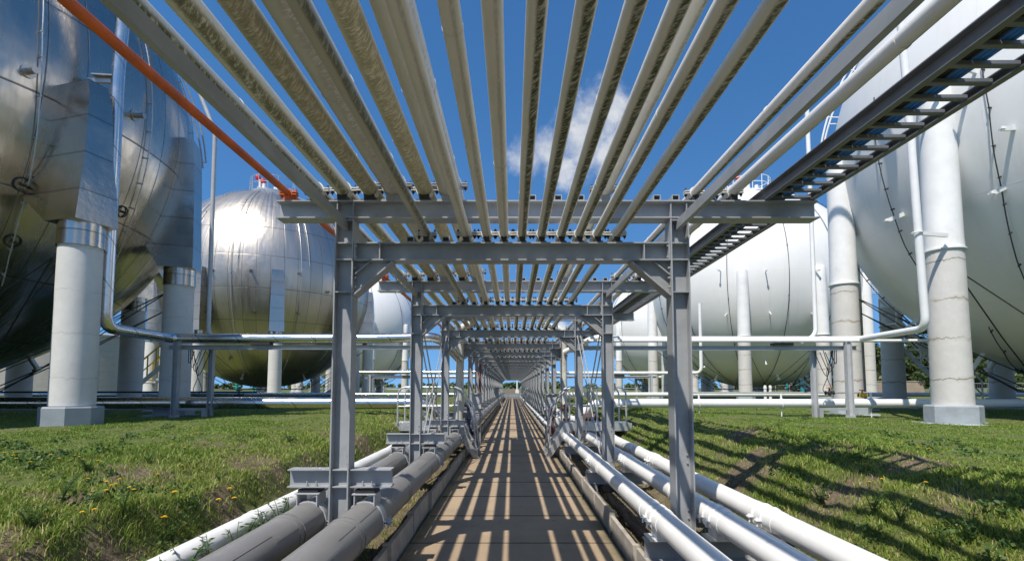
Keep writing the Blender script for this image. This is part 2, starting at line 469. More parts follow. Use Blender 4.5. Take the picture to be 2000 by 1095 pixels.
def slab_mat():
    m, nt, b = new_mat('walkway_concrete')
    co = obj_co(nt)
    s = nd(nt, 'ShaderNodeSeparateXYZ', {'Vector': co})
    cell = nd(nt, 'ShaderNodeTexWhiteNoise', {'W': mt(nt, 'FLOOR', mt(nt, 'DIVIDE', s.outputs[1], 1.143))}, noise_dimensions='1D')
    n = nz(nt, co, 2.0, 7, .7)
    g = nz(nt, co, 90, 3, .8)
    c = mixc(nt, cell.outputs['Value'], (.315, .232, .150), (.365, .275, .185))
    c = mixc(nt, mr(nt, n, .40, .75, 0, .5), c, (.20, .16, .115))
    c = mixc(nt, mr(nt, g, .45, .72, 0, .55), c, (.46, .36, .25))
    c = mixc(nt, mr(nt, nz(nt, co, 5, 6, .7), .64, .70, 0, .7), c, (.07, .06, .045))
    jf = mt(nt, 'ABSOLUTE', mt(nt, 'SUBTRACT', mt(nt, 'FRACT', mt(nt, 'DIVIDE', mt(nt, 'ADD', s.outputs[1], 6.0), 1.143)), .5))
    jf = mt(nt, 'ADD', jf, mt(nt, 'MULTIPLY', mt(nt, 'SUBTRACT', nz(nt, co, 12, 5, .7), .5), .03))
    c = mixc(nt, mr(nt, jf, .470, .490, 0, .75), c, (.09, .075, .05))
    edge = mr(nt, mt(nt, 'ADD', mt(nt, 'ABSOLUTE', s.outputs[0]), mt(nt, 'MULTIPLY', n, .25)), 1.0, 1.18)
    c = mixc(nt, mt(nt, 'MULTIPLY', edge, .7), c, (.075, .075, .035))
    setin(nt, b, Base_Color=c, Roughness=.85, Normal=bump(nt, g, .3, .006))
    return m
SLAB = slab_mat()
KERB = paint('kerb_concrete', (.37, .335, .285), .85, .18, 5, bumpy=.4, dirt=(.14, .13, .09, .7))

def ground_mat():
    m, nt, b = new_mat('turf_and_soil')
    co = obj_co(nt)
    at = nd(nt, 'ShaderNodeAttribute', attribute_name='soil').outputs['Fac']
    n = nz(nt, co, .5, 6, .65)
    n2 = nz(nt, co, 6, 6, .7)
    n3 = nz(nt, co, 35, 4, .75)
    g = mixc(nt, mr(nt, n2, .3, .7), (.075, .105, .018), (.120, .145, .030))
    g = mixc(nt, mr(nt, n, .42, .68, 0, .65), g, (.13, .125, .045))
    g = mixc(nt, mr(nt, n3, .35, .75, 0, .4), g, (.035, .055, .010))
    so = mixc(nt, mr(nt, n2, .3, .7), (.085, .062, .038), (.165, .125, .082))
    so = mixc(nt, mr(nt, n3, .52, .66, 0, .75), so, (.30, .25, .165))
    so = mixc(nt, mr(nt, nz(nt, co, 14, 5, .7), .52, .68, 0, .6), so, (.11, .12, .035))
    c = mixc(nt, mr(nt, mt(nt, 'ADD', at, mt(nt, 'MULTIPLY', mt(nt, 'SUBTRACT', n2, .5), .7)), .35, .65), g, so)
    setin(nt, b, Base_Color=c, Roughness=.95, Normal=bump(nt, mt(nt, 'ADD', n2, mt(nt, 'MULTIPLY', n3, .5)), .7, .05))
    return m
TURF = ground_mat()

def leaf_mat(name, c0, c1, trans=.25):
    m, nt, b = new_mat(name)
    at = nd(nt, 'ShaderNodeAttribute', attribute_name='tint').outputs['Fac']
    c = mixc(nt, at, c0, c1)
    setin(nt, b, Base_Color=c, Roughness=.6)
    b.inputs['Subsurface Weight'].default_value = 0
    tr = nd(nt, 'ShaderNodeBsdfTranslucent', {'Color': c})
    mx = nd(nt, 'ShaderNodeMixShader', {0: trans})
    nt.links.new(b.outputs[0], mx.inputs[1]); nt.links.new(tr.outputs[0], mx.inputs[2])
    nt.links.new(mx.outputs[0], nt.nodes['Material Output'].inputs[0])
    return m
def blade_mat():
    m, nt, b = new_mat('grass_blades')
    at = nd(nt, 'ShaderNodeAttribute', attribute_name='tint').outputs['Fac']
    cr = nd(nt, 'ShaderNodeValToRGB', {'Fac': at})
    e = cr.color_ramp.elements
    e[0].position = 0; e[0].color = (.105, .19, .022, 1)
    e[1].position = 1; e[1].color = (.46, .38, .19, 1)
    for p, c in ((.45, (.20, .30, .040, 1)), (.72, (.30, .36, .070, 1)), (.86, (.42, .40, .14, 1))):
        k = e.new(p); k.color = c
    setin(nt, b, Base_Color=cr.outputs[0], Roughness=.6)
    tr = nd(nt, 'ShaderNodeBsdfTranslucent', {'Color': cr.outputs[0]})
    mx = nd(nt, 'ShaderNodeMixShader', {0: .3})
    nt.links.new(b.outputs[0], mx.inputs[1]); nt.links.new(tr.outputs[0], mx.inputs[2])
    nt.links.new(mx.outputs[0], nt.nodes['Material Output'].inputs[0])
    return m
BLADE = blade_mat()
LEAF_D = leaf_mat('leaf_dark', (.030, .055, .014), (.095, .135, .032))
LEAF_M = leaf_mat('leaf_mid', (.05, .08, .02), (.14, .18, .05))
WEED = leaf_mat('weed_leaf', (.03, .075, .014), (.09, .16, .035))
FLOWER = paint('flower_yellow', (.75, .50, .02), .6)
STEM = paint('flower_stem', (.06, .11, .03), .6)

# ------------------------------------------------------------------ terrain
PROF = [(-400, .8), (-60, .82), (-12, .80), (-7, .86), (-3.9, .93), (-3.1, .86), (-2.64, .74), (-2.50, .42), (-2.28, .28), (-1.9, .10), (-1.2, .04), (-1.13, -.14),
        (1.13, -.14), (1.2, .03), (2.1, .06), (2.3, .24), (2.55, .52), (2.95, .84), (3.4, 1.0), (4.2, .97), (7.5, .84), (12, .80), (60, .82), (400, .8)]
def prof(x):
    for (x0, z0), (x1, z1) in zip(PROF, PROF[1:]):
        if x0 <= x <= x1:
            t = (x - x0) / (x1 - x0); return z0 + (z1 - z0) * t
    return .8
def terrain(x, y):
    z = prof(x)
    far = min(1, max(0, (y - 84) / 10)) + min(1, max(0, (-9 - y) / 5))
    if abs(x) < 4 and far > 0: z = z * (1 - far) + .8 * far
    ax = abs(x)
    if ax > 1.2:
        amp = .06 if 2.3 < ax < 4.2 else .03 if ax < 2.3 else .035
        z += amp * noise.noise((x * 1.6, y * 1.3, .3)) + amp * .5 * noise.noise((x * 4.1, y * 3.3, 2.3))
        if 2.3 < ax < 4: z += .04 * noise.noise((x * 9, y * 8, 5))
    return z
SPOTS = [(-2.75, 2.70, .30), (-2.42, 3.3, .26), (-3.3, 4.5, .38), (-2.9, 5.8, .36), (-2.4, 6.6, .34), (-3.0, 3.5, .25), (-2.5, 4.6, .28), (-2.6, 9.0, .4), (-4.6, 4.4, .3), (-2.5, 12.5, .4),
         (2.75, 4.4, .36), (2.35, 3.0, .36), (3.0, 3.5, .30), (2.6, 6.0, .34), (3.3, 5.4, .30), (2.5, 8.2, .34), (3.2, 7.2, .26), (3.4, 4.3, .26), (2.5, 10.5, .3)]
def soilness(x, y):
    ax = abs(x)
    s = 0.0
    if ax < 2.15: s = 1.0 if ax < 2.0 else .75
    elif ax < 4.4:
        k = 1 - abs(ax - 2.75) / 1.5
        p = noise.noise((x * 1.3, y * .9, 4.4)) + .8 * noise.noise((x * 3.6, y * 2.9, 8.4)) + .4 * noise.noise((x * 9, y * 8, 1.4))
        s = max(0, min(1, max(0, k) * .45 + p * .55 - .16))
        for (sx, sy, sr) in SPOTS:
            d2 = ((x - sx) ** 2 + ((y - sy) * .8) ** 2) / (sr * sr)
            if d2 < 6: s = max(s, min(1, 0.98 * math.exp(-d2) + .30 * p * math.exp(-d2 * .5)))
    else:
        s = max(0, min(1, (noise.noise((x * .5, y * .5, 9.4)) + .4 * noise.noise((x * 2.1, y * 2.1, 1.4))) * 1.6 - .75))
    return s

xs = []
def span(a, b, st):
    k = max(1, round((b - a) / st)); return [a + (b - a) * i / k for i in range(k)]
for a, b, st in ((-1500, -200, 260), (-200, -60, 35), (-60, -14, 4), (-14, -4.5, .35), (-4.5, -2, .09), (-2, -1.1, .12), (-1.1, 1.1, 1.1), (1.1, 2, .12), (2, 4.5, .09), (4.5, 14, .35), (14, 60, 4), (60, 200, 35), (200, 1500, 260)):
    xs += span(a, b, st)
xs.append(1500)
ys = []
for a, b, st in ((-30, -6, 4), (-6, 1.5, .6), (1.5, 9, .10), (9, 16, .18), (16, 30, .5), (30, 84, 1.6), (84, 96, 2), (96, 200, 20), (200, 3000, 350)):
    ys += span(a, b, st)
ys.append(3000)
gv = []; gs = []
for y in ys:
    for x in xs:
        gv.append((x, y, terrain(x, y))); gs.append(soilness(x, y))
nx = len(xs)
gf = [(j * nx + i, j * nx + i + 1, (j + 1) * nx + i + 1, (j + 1) * nx + i) for j in range(len(ys) - 1) for i in range(nx - 1)]
me = bpy.data.meshes.new('ground'); me.from_pydata(gv, [], gf); me.materials.append(TURF)
a = me.attributes.new('soil', 'FLOAT', 'POINT'); a.data.foreach_set('value', gs)
me.polygons.foreach_set('use_smooth', [True] * len(me.polygons)); me.update()
struct(link('ground', me))

# walkway of concrete slabs between upright kerb boards
END = 79.0
mb = MB()
y = -6.0; i = 0
while y < END:
    dz = random.uniform(-.004, .004)
    for (x0, x1) in ((-1.055, 1.055),):
        mb.box(x0, x1, y + .013, y + 1.143 - .013, -.10, dz)
    y += 1.143
struct(mb.obj('walkway', SLAB))
mb = MB()
for sgn in (-1, 1):
    y = -5.6
    while y < END:
        jx = random.uniform(-.012, .012); jz = random.uniform(-.012, .012)
        ja = random.uniform(-.010, .010)
        if not (11.75 < y < 12.2):
            M = Matrix.Translation((sgn * 1.115 + jx, y, 0)) @ Matrix.Rotation(ja, 4, 'Z') @ Matrix.Rotation(sgn * random.uniform(0, .05), 4, 'Y')
            mb.box(-.022, .022, .03, 1.12, -.12, .19 + jz, 0, M)
            M2 = Matrix.Translation((sgn * 1.115 + jx, y, 0))
            mb.box(-.04, .04, -.035, .025, -.12, .215 + jz, 0, M2)
        y += 1.143
struct(mb.obj('kerb', KERB))

# ------------------------------------------------------------------ pipe rack frames
Y1, BAY, NF = 4.44, 3.43, 22
CX = 1.482
ZT0, ZT1 = EYE + 1.50, EYE + 1.660          # top beam
ZL0, ZL1 = EYE + 1.122, EYE + 1.284         # lower beam
HW = .0825
def column_mesh():
    m = MB()
    z0, z1 = -.12, ZT0 - .006
    for s in (-1, 1):
        m.box(s * HW - (.012 if s > 0 else 0), s * HW + (.012 if s < 0 else 0), -HW, HW, z0, z1)
    m.box(-HW + .012, HW - .012, -.005, .005, z0, z1)
    for z in (ZL1 - .008, ZL0 + .006, EYE + .84, z1 - .012):
        for (ya, yb) in ((-HW + .004, -.005), (.005, HW - .004)):
            m.box(-HW + .012, HW - .012, ya, yb, z - .005, z + .005)
    m.box(-.11, .11, -.11, .11, z0 - .02, z0)
    for sx in (-.045, .045):                                       # bolt heads
        for sy in (-.05, .05):
            m.cyl((sx, sy, z1), (sx, sy, z1 + .006), .012, 6)
        for z in (.55, .95, 1.02, .48):
            m.cyl((sx, -.005, z), (sx, -.017, z), .009, 6)
    return m.mesh('column', STEEL)
def haunch_mesh(s):
    """diagonal knee bracket between column and lower beam; s = side of the column"""
    m = MB()
    xin = s * (CX - HW)
    zb, zt = EYE + .80, ZL0 - .002
    ax, bx = xin, xin - s * .345
    L = zt - zb
    m.prism([(ax, zb + .03), (ax, zt - .004), (bx + s * .02, zt - .004)], -.006, .006)
    m.bar((ax - s * .002, 0, zb + .012), (bx, 0, zt - .010), .15, .013, up=(s, 0, 1))
    m.bar((ax - s * .004, 0, zb + .20), (ax - s * .135, 0, zt - .009), .11, .010, up=(s, 0, 1))
    m.box(min(ax, bx) + .02, max(ax, bx) - .012, -.066, .066, zt - .0035, zt)
    for k in (.09, .17, .26):
        m.cyl((ax - s * .001, -.045, zb + k), (ax - s * .02, -.045, zb + k), .011, 6)
    return m.mesh('knee_bracket', STEEL)
def frame_meshes():
    r = {}
    m = MB(); m.ibeam((-2.09, 0, (ZT0 + ZT1) / 2), (2.725, 0, (ZT0 + ZT1) / 2), .16, ZT1 - ZT0, .011)
    for s in (-1, 1):
        for dx in (-.07, .07): m.box(s * CX + dx - .004, s * CX + dx + .004, -.07, -.006, ZT0 + .011, ZT1 - .011)
    r['top'] = m.mesh('top_beam', STEEL)
    m = MB(); xi = CX - HW - .001
    m.ibeam((-xi, 0, (ZL0 + ZL1) / 2), (xi, 0, (ZL0 + ZL1) / 2), .15, ZL1 - ZL0, .011)
    for s in (-1, 1):
        m.box(s * (xi - .009) - .008, s * (xi - .009) + .008, -.073, -.004, ZL0 + .012, ZL1 - .012)
        m.box(s * (xi - .23) - .005, s * (xi - .23) + .005, -.071, -.005, ZL0 + .012, ZL1 - .012)
        for z in (ZL0 + .03, ZL1 - .03): m.cyl((s * (xi - .03), -.06, z), (s * (xi - .017), -.06, z), .012, 6)
    r['low'] = m.mesh('lower_beam', STEEL)
    m = MB(); m.box(-.02, .02, .008, BAY - .008, EYE + 1.405, EYE + 1.488)
    r['tie'] = m.mesh('tie_bar', STEEL)
    m = MB(); m.ibeam((-.445, -.0, .825), (.445, 0, .825), .13, .155, .011)
    for x in (-.20, -.28, .20, .28):
        for yy in (-.045, .045): m.cyl((x, yy, .752), (x, yy, .80), .008, 6); m.cyl((x, yy, .758), (x, yy, .772), .015, 6)
    r['hang'] = m.mesh('hanger_beam', STEEL)
    m = MB()
    m.box(-.032, .032, -.07, .07, 0, .007); m.box(-.032, .032, -.07, .07, .045, .052)
    for s in (-1, 1): m.box(s * .03 - .004, s * .03 + .004, -.07, .07, .007, .045)
    m.box(-.024, .024, -.05, .068, .009, .043, 1)
    r['pad'] = m.mesh('support_pad', [STEEL, DARKPAD])
    return r
FM = frame_meshes(); COLM = column_mesh(); HL, HR = haunch_mesh(-1), haunch_mesh(1)
def frame_label(k):
    if k == 0: return 'grey steel pipe rack frame nearest the viewer, beams spanning most of the picture'
    if k < 9: return '%s grey steel pipe rack frame counted from the viewer along the walkway' % ORD[k]
    return 'grey steel pipe rack frame far down the walkway, small in the tunnel of frames'
def make_frame():
    f = thing('pipe_rack_frame', frame_label(0), 'pipe rack', (0, Y1 + .08, 0), 0, 'steel pipe rack frames over the walkway')
    for s in (-1, 1):
        link('column', COLM, f, (s * CX, 0, 0), 0)
        link('tie_bar', FM['tie'], f, (s * CX, 0, 0))
    link('top_beam', FM['top'], f); link('lower_beam', FM['low'], f)
    link('knee_bracket', HL, f); link('knee_bracket', HR, f)
    h = link('hanger_beam', FM['hang'], f, (-1.485, 0, 0))
    for x in (.18, .41, .61, 1.29, 1.456): link('support_pad', FM['pad'], f, (x, 0, ZT1 + .001))
    for x in (-.90, -.585): link('support_pad', FM['pad'], f, (x, 0, ZL1 + .001))
    return f
frame = make_frame()
copy_tree(frame, (0, Y1 + .08 - BAY, 0), 0, 'grey steel pipe rack frame right above the viewer, only its tie bars in view')
for k in range(1, NF):
    copy_tree(frame, (0, Y1 + .08 + BAY * k, 0), 0, frame_label(k))

# ------------------------------------------------------------------ overhead pipes with clamps
def clamp_mesh(r, pad, mats, big=False):
    """two half clamps bolted round the pipe on a small dark rest; origin on the pipe axis"""
    m = MB(); R2 = r + .009; n = 20; hy = .03 if not big else .045
    vs = []; fs = []
    for (rr, yy) in ((R2, -hy), (R2, hy), (r - .002, hy), (r - .002, -hy)):
        for k in range(n):
            a = 2 * PI * k / n; vs.append((rr * math.cos(a), yy, rr * math.sin(a)))
    for q in range(4):
        for k in range(n):
            k2 = (k + 1) % n; q2 = (q + 1) % 4
            fs.append((q * n + k, q * n + k2, q2 * n + k2, q2 * n + k))
    m.add(vs, fs)
    ew = .035 + r * .12
    for s in (-1, 1):
        for (z0, z1) in ((.006, .015), (-.015, -.006)):
            m.box(min(s * (R2 - .008), s * (R2 + ew)), max(s * (R2 - .008), s * (R2 + ew)), -hy, hy, z0, z1)
        bx = s * (R2 + ew * .62)
        m.cyl((bx, 0, -.042), (bx, 0, .046), .0065, 8, 1)
        for z in (.016, -.030): m.cyl((bx, 0, z), (bx, 0, z + .014), .0135, 6, 1)
    zb = -r - pad
    m.box(-r * .62, r * .62, -.055, .055, zb + .0015, -r * .80, 2)
    m.box(-r * .95, r * .95, -.075, .075, zb + .001, zb + .012, 2)
    return m.mesh('pipe_clamp', mats)

PIPES = []
def overhead_pipe(X, Z, r, mat, label, level, cm=None, name='overhead_pipe', group='pipes carried overhead by the rack', big=False, n=20, clampevery=1, ext=0, drop=None):
    """pipe along the rack; level = height of the beam top it rests on"""
    m = MB()
    y0, y1 = -5.0, Y1 + BAY * (NF - 1) + .4 + ext
    seg = [y0 + (y1 - y0) * i / 12 for i in range(13)]
    if drop is not None:                                            # leaves the rack and runs down beside a column
        y1 = 13.0
        m.tube([(0, y0, 0)] + fillet([(0, 12.6, 0), (0, 14.35, 0), (drop - X, 14.35, -.12), (drop - X, 14.35, .45 - Z)], .28), r, n)
    else:
        m.tube([(0, yy, .004 * math.sin(i * 2.1 + X * 9)) for i, yy in enumerate(seg)], r, n)
    yy = -3.2
    while yy < y1 and r > .03:                                     # weld beads or lagging bands
        yy += random.uniform(2.2, 4.2) if not big else 1.03
        if yy < y1 - .2: m.tube([(0, yy - .008, 0), (0, yy + .008, 0)], r + (.0016 if not big else .003), n)
    o = tag(m.obj(name, mat, None, (X, 0, Z)), label, 'pipe', group)
    pad = Z - r - level
    cme = clamp_mesh(r, pad, cm or [CREAM, DARKPAD, DARKPAD], big)
    for k in range(0, NF if drop is None else 3, clampevery):
        link('pipe_clamp', cme, o, (0, Y1 + .08 + BAY * k, 0))
    return o
U, L = ZT1, ZL1
def zt(r, pad=.055): return U + pad + r
def zl(r, pad=.052): return L + pad + r
def up(t, r, mat, label, **k):
    z = zt(r); overhead_pipe(t * (z - EYE), z, r, mat, label, U, **k)
def lo(t, r, mat, label, **k):
    z = zl(r); overhead_pipe(t * (z - EYE), z, r, mat, label, L, **k)
ORC = [ORANGE, ORANGE, ORANGE]
GRC = [STEEL, DARKPAD, STEEL]
up(-1.155, .030, ORANGE, 'thin orange painted pipe along the left ends of the top beams', cm=ORC, name='orange_pipe')
up(-.992, .064, PIPE_GREEN, 'white upper pipe with green streaked edge beside the orange pipe')
up(-.853, .067, PIPE_MOSS, 'white upper pipe with broad green moss band, third from the left including the orange one')
up(-.716, .071, PIPE_HEAVY, 'brown mossy upper pipe left of the wider grey lagged pipe with dark flank')
up(-.582, .104, PIPE_GREY, 'wide grey lagged upper pipe partly behind the rusty lower pipe', cm=GRC, big=True, name='lagged_pipe', drop=-1.47)
up(-.440, .071, PIPE_HEAVY, 'green and beige mottled upper pipe between the two wide lagged pipes')
up(-.310, .104, PIPE_GREY, 'widest grey lagged upper pipe left of the walkway centre line', cm=GRC, big=True, name='lagged_pipe')
up(.464, .073, PIPE_WHITE, 'white lagged upper pipe half hidden above the seventh even pipe, right of the cloud', cm=GRC, name='lagged_pipe', big=True, drop=1.47)
up(.937, .040, PIPE[3], 'slim white upper pipe left of the right hand grey tie bar')
up(1.03, .026, PIPE[3], 'thinnest white pipe hidden behind the right hand grey tie bar')
up(1.127, .048, PIPE_WHITE, 'clean white upper pipe between the right tie bar and the cable tray')
lo(-.556, .038, PIPE_RUSTY, 'rust stained pipe alone at the left end of the lower beam')
for i, (t, k) in enumerate(((-.297, 0), (-.165, 0), (-.052, 0), (.066, 1), (.193, 2), (.322, 2), (.437, 2), (.556, 3), (.681, 3))):
    lo(t, .0405, PIPE[k], '%s cream pipe from the left in the evenly spaced row on the lower beam' % ORD[i])

# cable tray sections on the right ends of the top beams
def tray_section():
    t = thing('cable_tray', 'x', 'cable tray', (0, 0, 0), 0, 'cable tray sections on the right ends of the beams')
    z = U + .004
    for (x0, s, hr) in ((2.285, -1, .105), (2.690, -1, .055)):                        # channels with their flanges turned outwards
        m = MB()
        m.box(min(x0, x0 + s * .006), max(x0, x0 + s * .006), 0, BAY - .006, z, z + hr)
        m.box(min(x0 + s * .006, x0 + s * .045), max(x0 + s * .006, x0 + s * .045), 0, BAY - .006, z, z + .007)
        m.box(min(x0 + s * .006, x0 + s * .050), max(x0 + s * .006, x0 + s * .050), 0, BAY - .006, z + hr - .007, z + hr)
        for q in range(2):
            m.cyl((x0 + s * .005, .3 + q * .12, z + hr / 2), (x0 + s * .014, .3 + q * .12, z + hr / 2), .012, 6)
        m.obj('side_rail', RUNG, t)
    m = MB(); n = 22
    for i in range(n):
        yy = (i + .5) * BAY / n
        m.box(2.286, 2.644, yy - .016, yy + .016, z + .010, z + .014)
        for s in (-1, 1): m.box(2.286, 2.644, yy + s * .016 - .002, yy + s * .016 + .002, z + .0142, z + .034)
    m.obj('rungs', RUNG, t)['kind'] = 'stuff'
    m = MB()
    for i, (x, r) in enumerate(((2.303, .012), (2.326, .011), (2.349, .012), (2.372, .011), (2.315, .012), (2.338, .011), (2.361, .012))):
        zz = z + .034 + r + (0 if i < 4 else .02)
        m.tube([(x + .004 * math.sin(j * 1.7 + i), j * BAY / 6, zz + .002 * math.sin(j * 2.3 + i)) for j in range(7)], r, 7)
    m.obj('black_cables', CABLE, t)['kind'] = 'stuff'
    m = MB()
    for i, x in enumerate((2.402, 2.434, 2.466)):
        m.tube([(x + .003 * math.sin(j * 1.3 + i), j * BAY / 6, z + .034 + .016) for j in range(7)], .016, 8)
    m.obj('blue_cable', BLUE, t)
    return t
tray = tray_section()
tray.location = (0, Y1 + .08 - BAY, 0)
tray['label'] = 'grey ladder cable tray section overhead at the upper right corner, with blue cables'
for k in range(0, NF - 1):
    lab = ('%s cable tray section beyond the nearest rack frame, on its right ends' % ORD[k]) if k < 6 else 'distant cable tray section on the small far rack frames'
    copy_tree(tray, (0, Y1 + .08 + BAY * k, 0), 0, lab)

# ------------------------------------------------------------------ pipes along the ditches
def ground_pipe(X, Z, r, mat, label, y0, y1, name='ground_pipe', bands=2.2, path=None, group=None, n=24):
    m = MB()
    if path is None: path = [(0, y0 + (y1 - y0) * i / 10, 0) for i in range(11)]
    m.tube(path, r, n)
    if mat is GREYPIPE:
        yy = y0; k = 0
        while yy < 40:
            a_ = .55 + .35 * (k % 2); m.bar((r * math.cos(a_), yy, r * math.sin(a_)), (r * math.cos(a_), yy + bands, r * math.sin(a_)), .018, .006, up=(math.cos(a_), 0, math.sin(a_)))
            yy += bands; k += 1
    yy = y0 + .4
    while yy < y1 - .2 and yy < 45:
        m.tube([(0, yy - .035, 0), (0, yy + .035, 0)], r + .0045, n)
        m.tube([(0, yy + .05, 0), (0, yy + .056, 0)], r + .008, n)
        yy += bands * random.uniform(.8, 1.3)
    return tag(m.obj(name, mat, None, (X, 0, Z)), label, 'pipe', group)

def hang_saddle(r):
    m = MB(); n = 24; hy = .05
    z1 = .745 - .475
    vs = []; fs = []
    for (rr, yy) in ((r + .012, -hy), (r + .012, hy), (r + .001, hy), (r + .001, -hy)):
        for k in range(n):
            a = 2 * PI * k / n; vs.append((rr * math.cos(a), yy, rr * math.sin(a)))
    for q in range(4):
        for k in range(n):
            k2 = (k + 1) % n; q2 = (q + 1) % 4
            fs.append((q * n + k, q * n + k2, q2 * n + k2, q2 * n + k))
    m.add(vs, fs)
    m.box(-.105, .105, -.075, .14, z1 - .045, z1 - .036)
    for s in (-1, 1):
        m.box(s * .085 - .004, s * .085 + .004, -.07, .14, r * .75, z1 - .045)
        m.box(s * (r + .03) - .035, s * (r + .03) + .035, -hy + .004, hy - .004, -.035, -.027)
        m.box(s * (r + .03) - .035, s * (r + .03) + .035, -hy + .004, hy - .004, -.010, -.002)
        for yy in (-.03, .03): m.cyl((s * (r + .045), yy, -.06), (s * (r + .045), yy, .025), .008, 8)
    m.box(-.085, .085, -.05, .12, z1 - .036, z1 - .006, 1)
    return m.mesh('hanger_bracket', [STEEL_L, DARK])

gp = ground_pipe(-1.265, .462, .158, GREYPIPE, 'thick grey lagged pipe in the left ditch nearest the walkway', -4, 76, 'lagged_ground_pipe', 1.5, group='lagged pipes in the left ditch')
hm = hang_saddle(.158)
for k in range(NF - 1): link('hanger_bracket', hm, gp, (0, Y1 + .08 + BAY * k, 0))
gp = ground_pipe(-1.755, .468, .152, GREYPIPE, 'thick grey lagged pipe in the left ditch, second from the walkway', -4, 76, 'lagged_ground_pipe', 1.9, group='lagged pipes in the left ditch')
hm = hang_saddle(.152)
for k in range(NF - 1): link('hanger_bracket', hm, gp, (0, Y1 + .08 + BAY * k, 0))
gp = ground_pipe(-2.13, .50, .088, WHITE, 'dirty white pipe lying against the left grass bank', -4, 30, 'white_ground_pipe', 2.4, group='white pipes in the ditches')

def strap(r, drop):
    m = MB(); n = 20
    for yy in (-.07, .07):
        m.tube([((r + .006) * math.cos(2 * PI * k / n), yy, (r + .006) * math.sin(2 * PI * k / n)) for k in range(n)], .007, 6, closed=True)
        for s in (-1, 1):
            m.box(s * (r + .02) - .03, s * (r + .02) + .03, yy - .02, yy + .02, -.006, .004)
            m.cyl((s * (r + .03), yy, -.05), (s * (r + .03), yy, .022), .007, 6)
            m.cyl((s * (r + .03), yy, .004), (s * (r + .03), yy, .014), .015, 6)
    m.tube([(0, -.22, 0), (0, .22, 0)], r + .004, n)
    m.box(-.055, .055, -.09, .09, -drop, -r * .9)
    m.box(-.11, .11, -.11, .11, -drop, -drop + .012)
    return m.mesh('pipe_saddle', WHITE)
RP = ((1.245, .505, .098, 'white pipe in the right ditch nearest the walkway, running under the step over'),
      (1.735, .505, .102, 'white pipe in the right ditch just outside the right columns'),
      (2.155, .510, .097, 'white pipe in the right ditch lying beside the grass bank'))
for i, (X, Z, r, lab) in enumerate(RP):
    gp = ground_pipe(X, Z, r, WHITE, lab, -4, 13.4 if i == 0 else 40, 'white_ground_pipe', 2.6, group='white pipes in the ditches')
    sm = strap(r, Z - .345)
    for k in range(3 if i == 0 else 9): link('pipe_saddle', sm, gp, (0, Y1 - .05 + BAY * k, 0))
# inner white pipe that continues beyond the valves
m = MB(); pth = fillet([(.15, 14.6, .75), (.15, 14.6, .28), (.15, 15.4, .28), (.15, 76, .28)], .3)
m.tube(pth, .09, 18)
for k in range(12): m.tube([(.15, 16 + k * BAY, .28), (.15, 16.1 + k * BAY, .28)], .096, 18)
tag(m.obj('white_ground_pipe', WHITE, None, (1.12, 0, 0)), 'white pipe with upturned elbow starting behind the grey control cabinet on the right', 'pipe', 'white pipes in the ditches')

# steel sleepers in the right ditch
def sleeper_mesh():
    m = MB()
    m.ibeam((-.62, 0, .255), (.62, 0, .255), .14, .17, .011)
    for s in (-.5, .5): m.box(s - .05, s + .05, -.06, .06, -.1, .168)
    return m.mesh('pipe_sleeper', STEEL)
SL = sleeper_mesh()
for k in range(10):
    o = link('pipe_sleeper', SL, None, (1.73, Y1 - .05 + BAY * k, 0))
    tag(o, ('grey steel sleeper under the right ditch pipes, %s from the viewer' % ORD[k]) if k < 4 else 'distant grey steel sleeper under the right ditch pipes', 'pipe support', 'steel sleepers in the right ditch')

# wooden poles lying beside the right kerb
for i, (y0, y1, lab) in enumerate(((3.1, 5.0, 'nearest'), (5.3, 7.3, 'second'), (7.6, 9.6, 'third'))):
    m = MB()
    m.tube([(0.02 * math.sin(j * 1.9 + i), (y1 - y0) * j / 7, .012 * math.sin(j * 2.2)) for j in range(8)], [.035, .04, .042, .038, .04, .037, .036, .03], 9)
    tag(m.obj('wooden_pole', WOODPOST, None, (1.30 + .03 * i, y0, .10)), 'weathered round pole lying in the ditch beside the right kerb, %s of them' % lab, 'pole', 'poles lying beside the kerb')

# ------------------------------------------------------------------ bracing rods between second and third frame
def brace(s, label):
    b = thing('cross_bracing', label, 'bracing', (s * CX, Y1 + BAY + .08, 0), 0, 'cross bracing rods beside the second bay')
    for dx in (-.035, .035):
        for (za, zb) in ((.15, 2.75), (2.75, .15)):
            m = MB(); m.cyl((dx, .1, za), (dx, BAY - .1, zb), .012, 8); m.obj('rod', GALV, b)
    m = MB()
    for dx in (-.055, .055):
        m.tube([(dx, BAY / 2 + .08 * math.cos(2 * PI * k / 14), 1.45 + .08 * math.sin(2 * PI * k / 14)) for k in range(14)], .016, 6, closed=True)
    m.obj('ring_plate', GALV, b)
brace(-1, 'grey crossed bracing rods between the second and third left columns')
brace(1, 'grey crossed bracing rods between the second and third right columns')

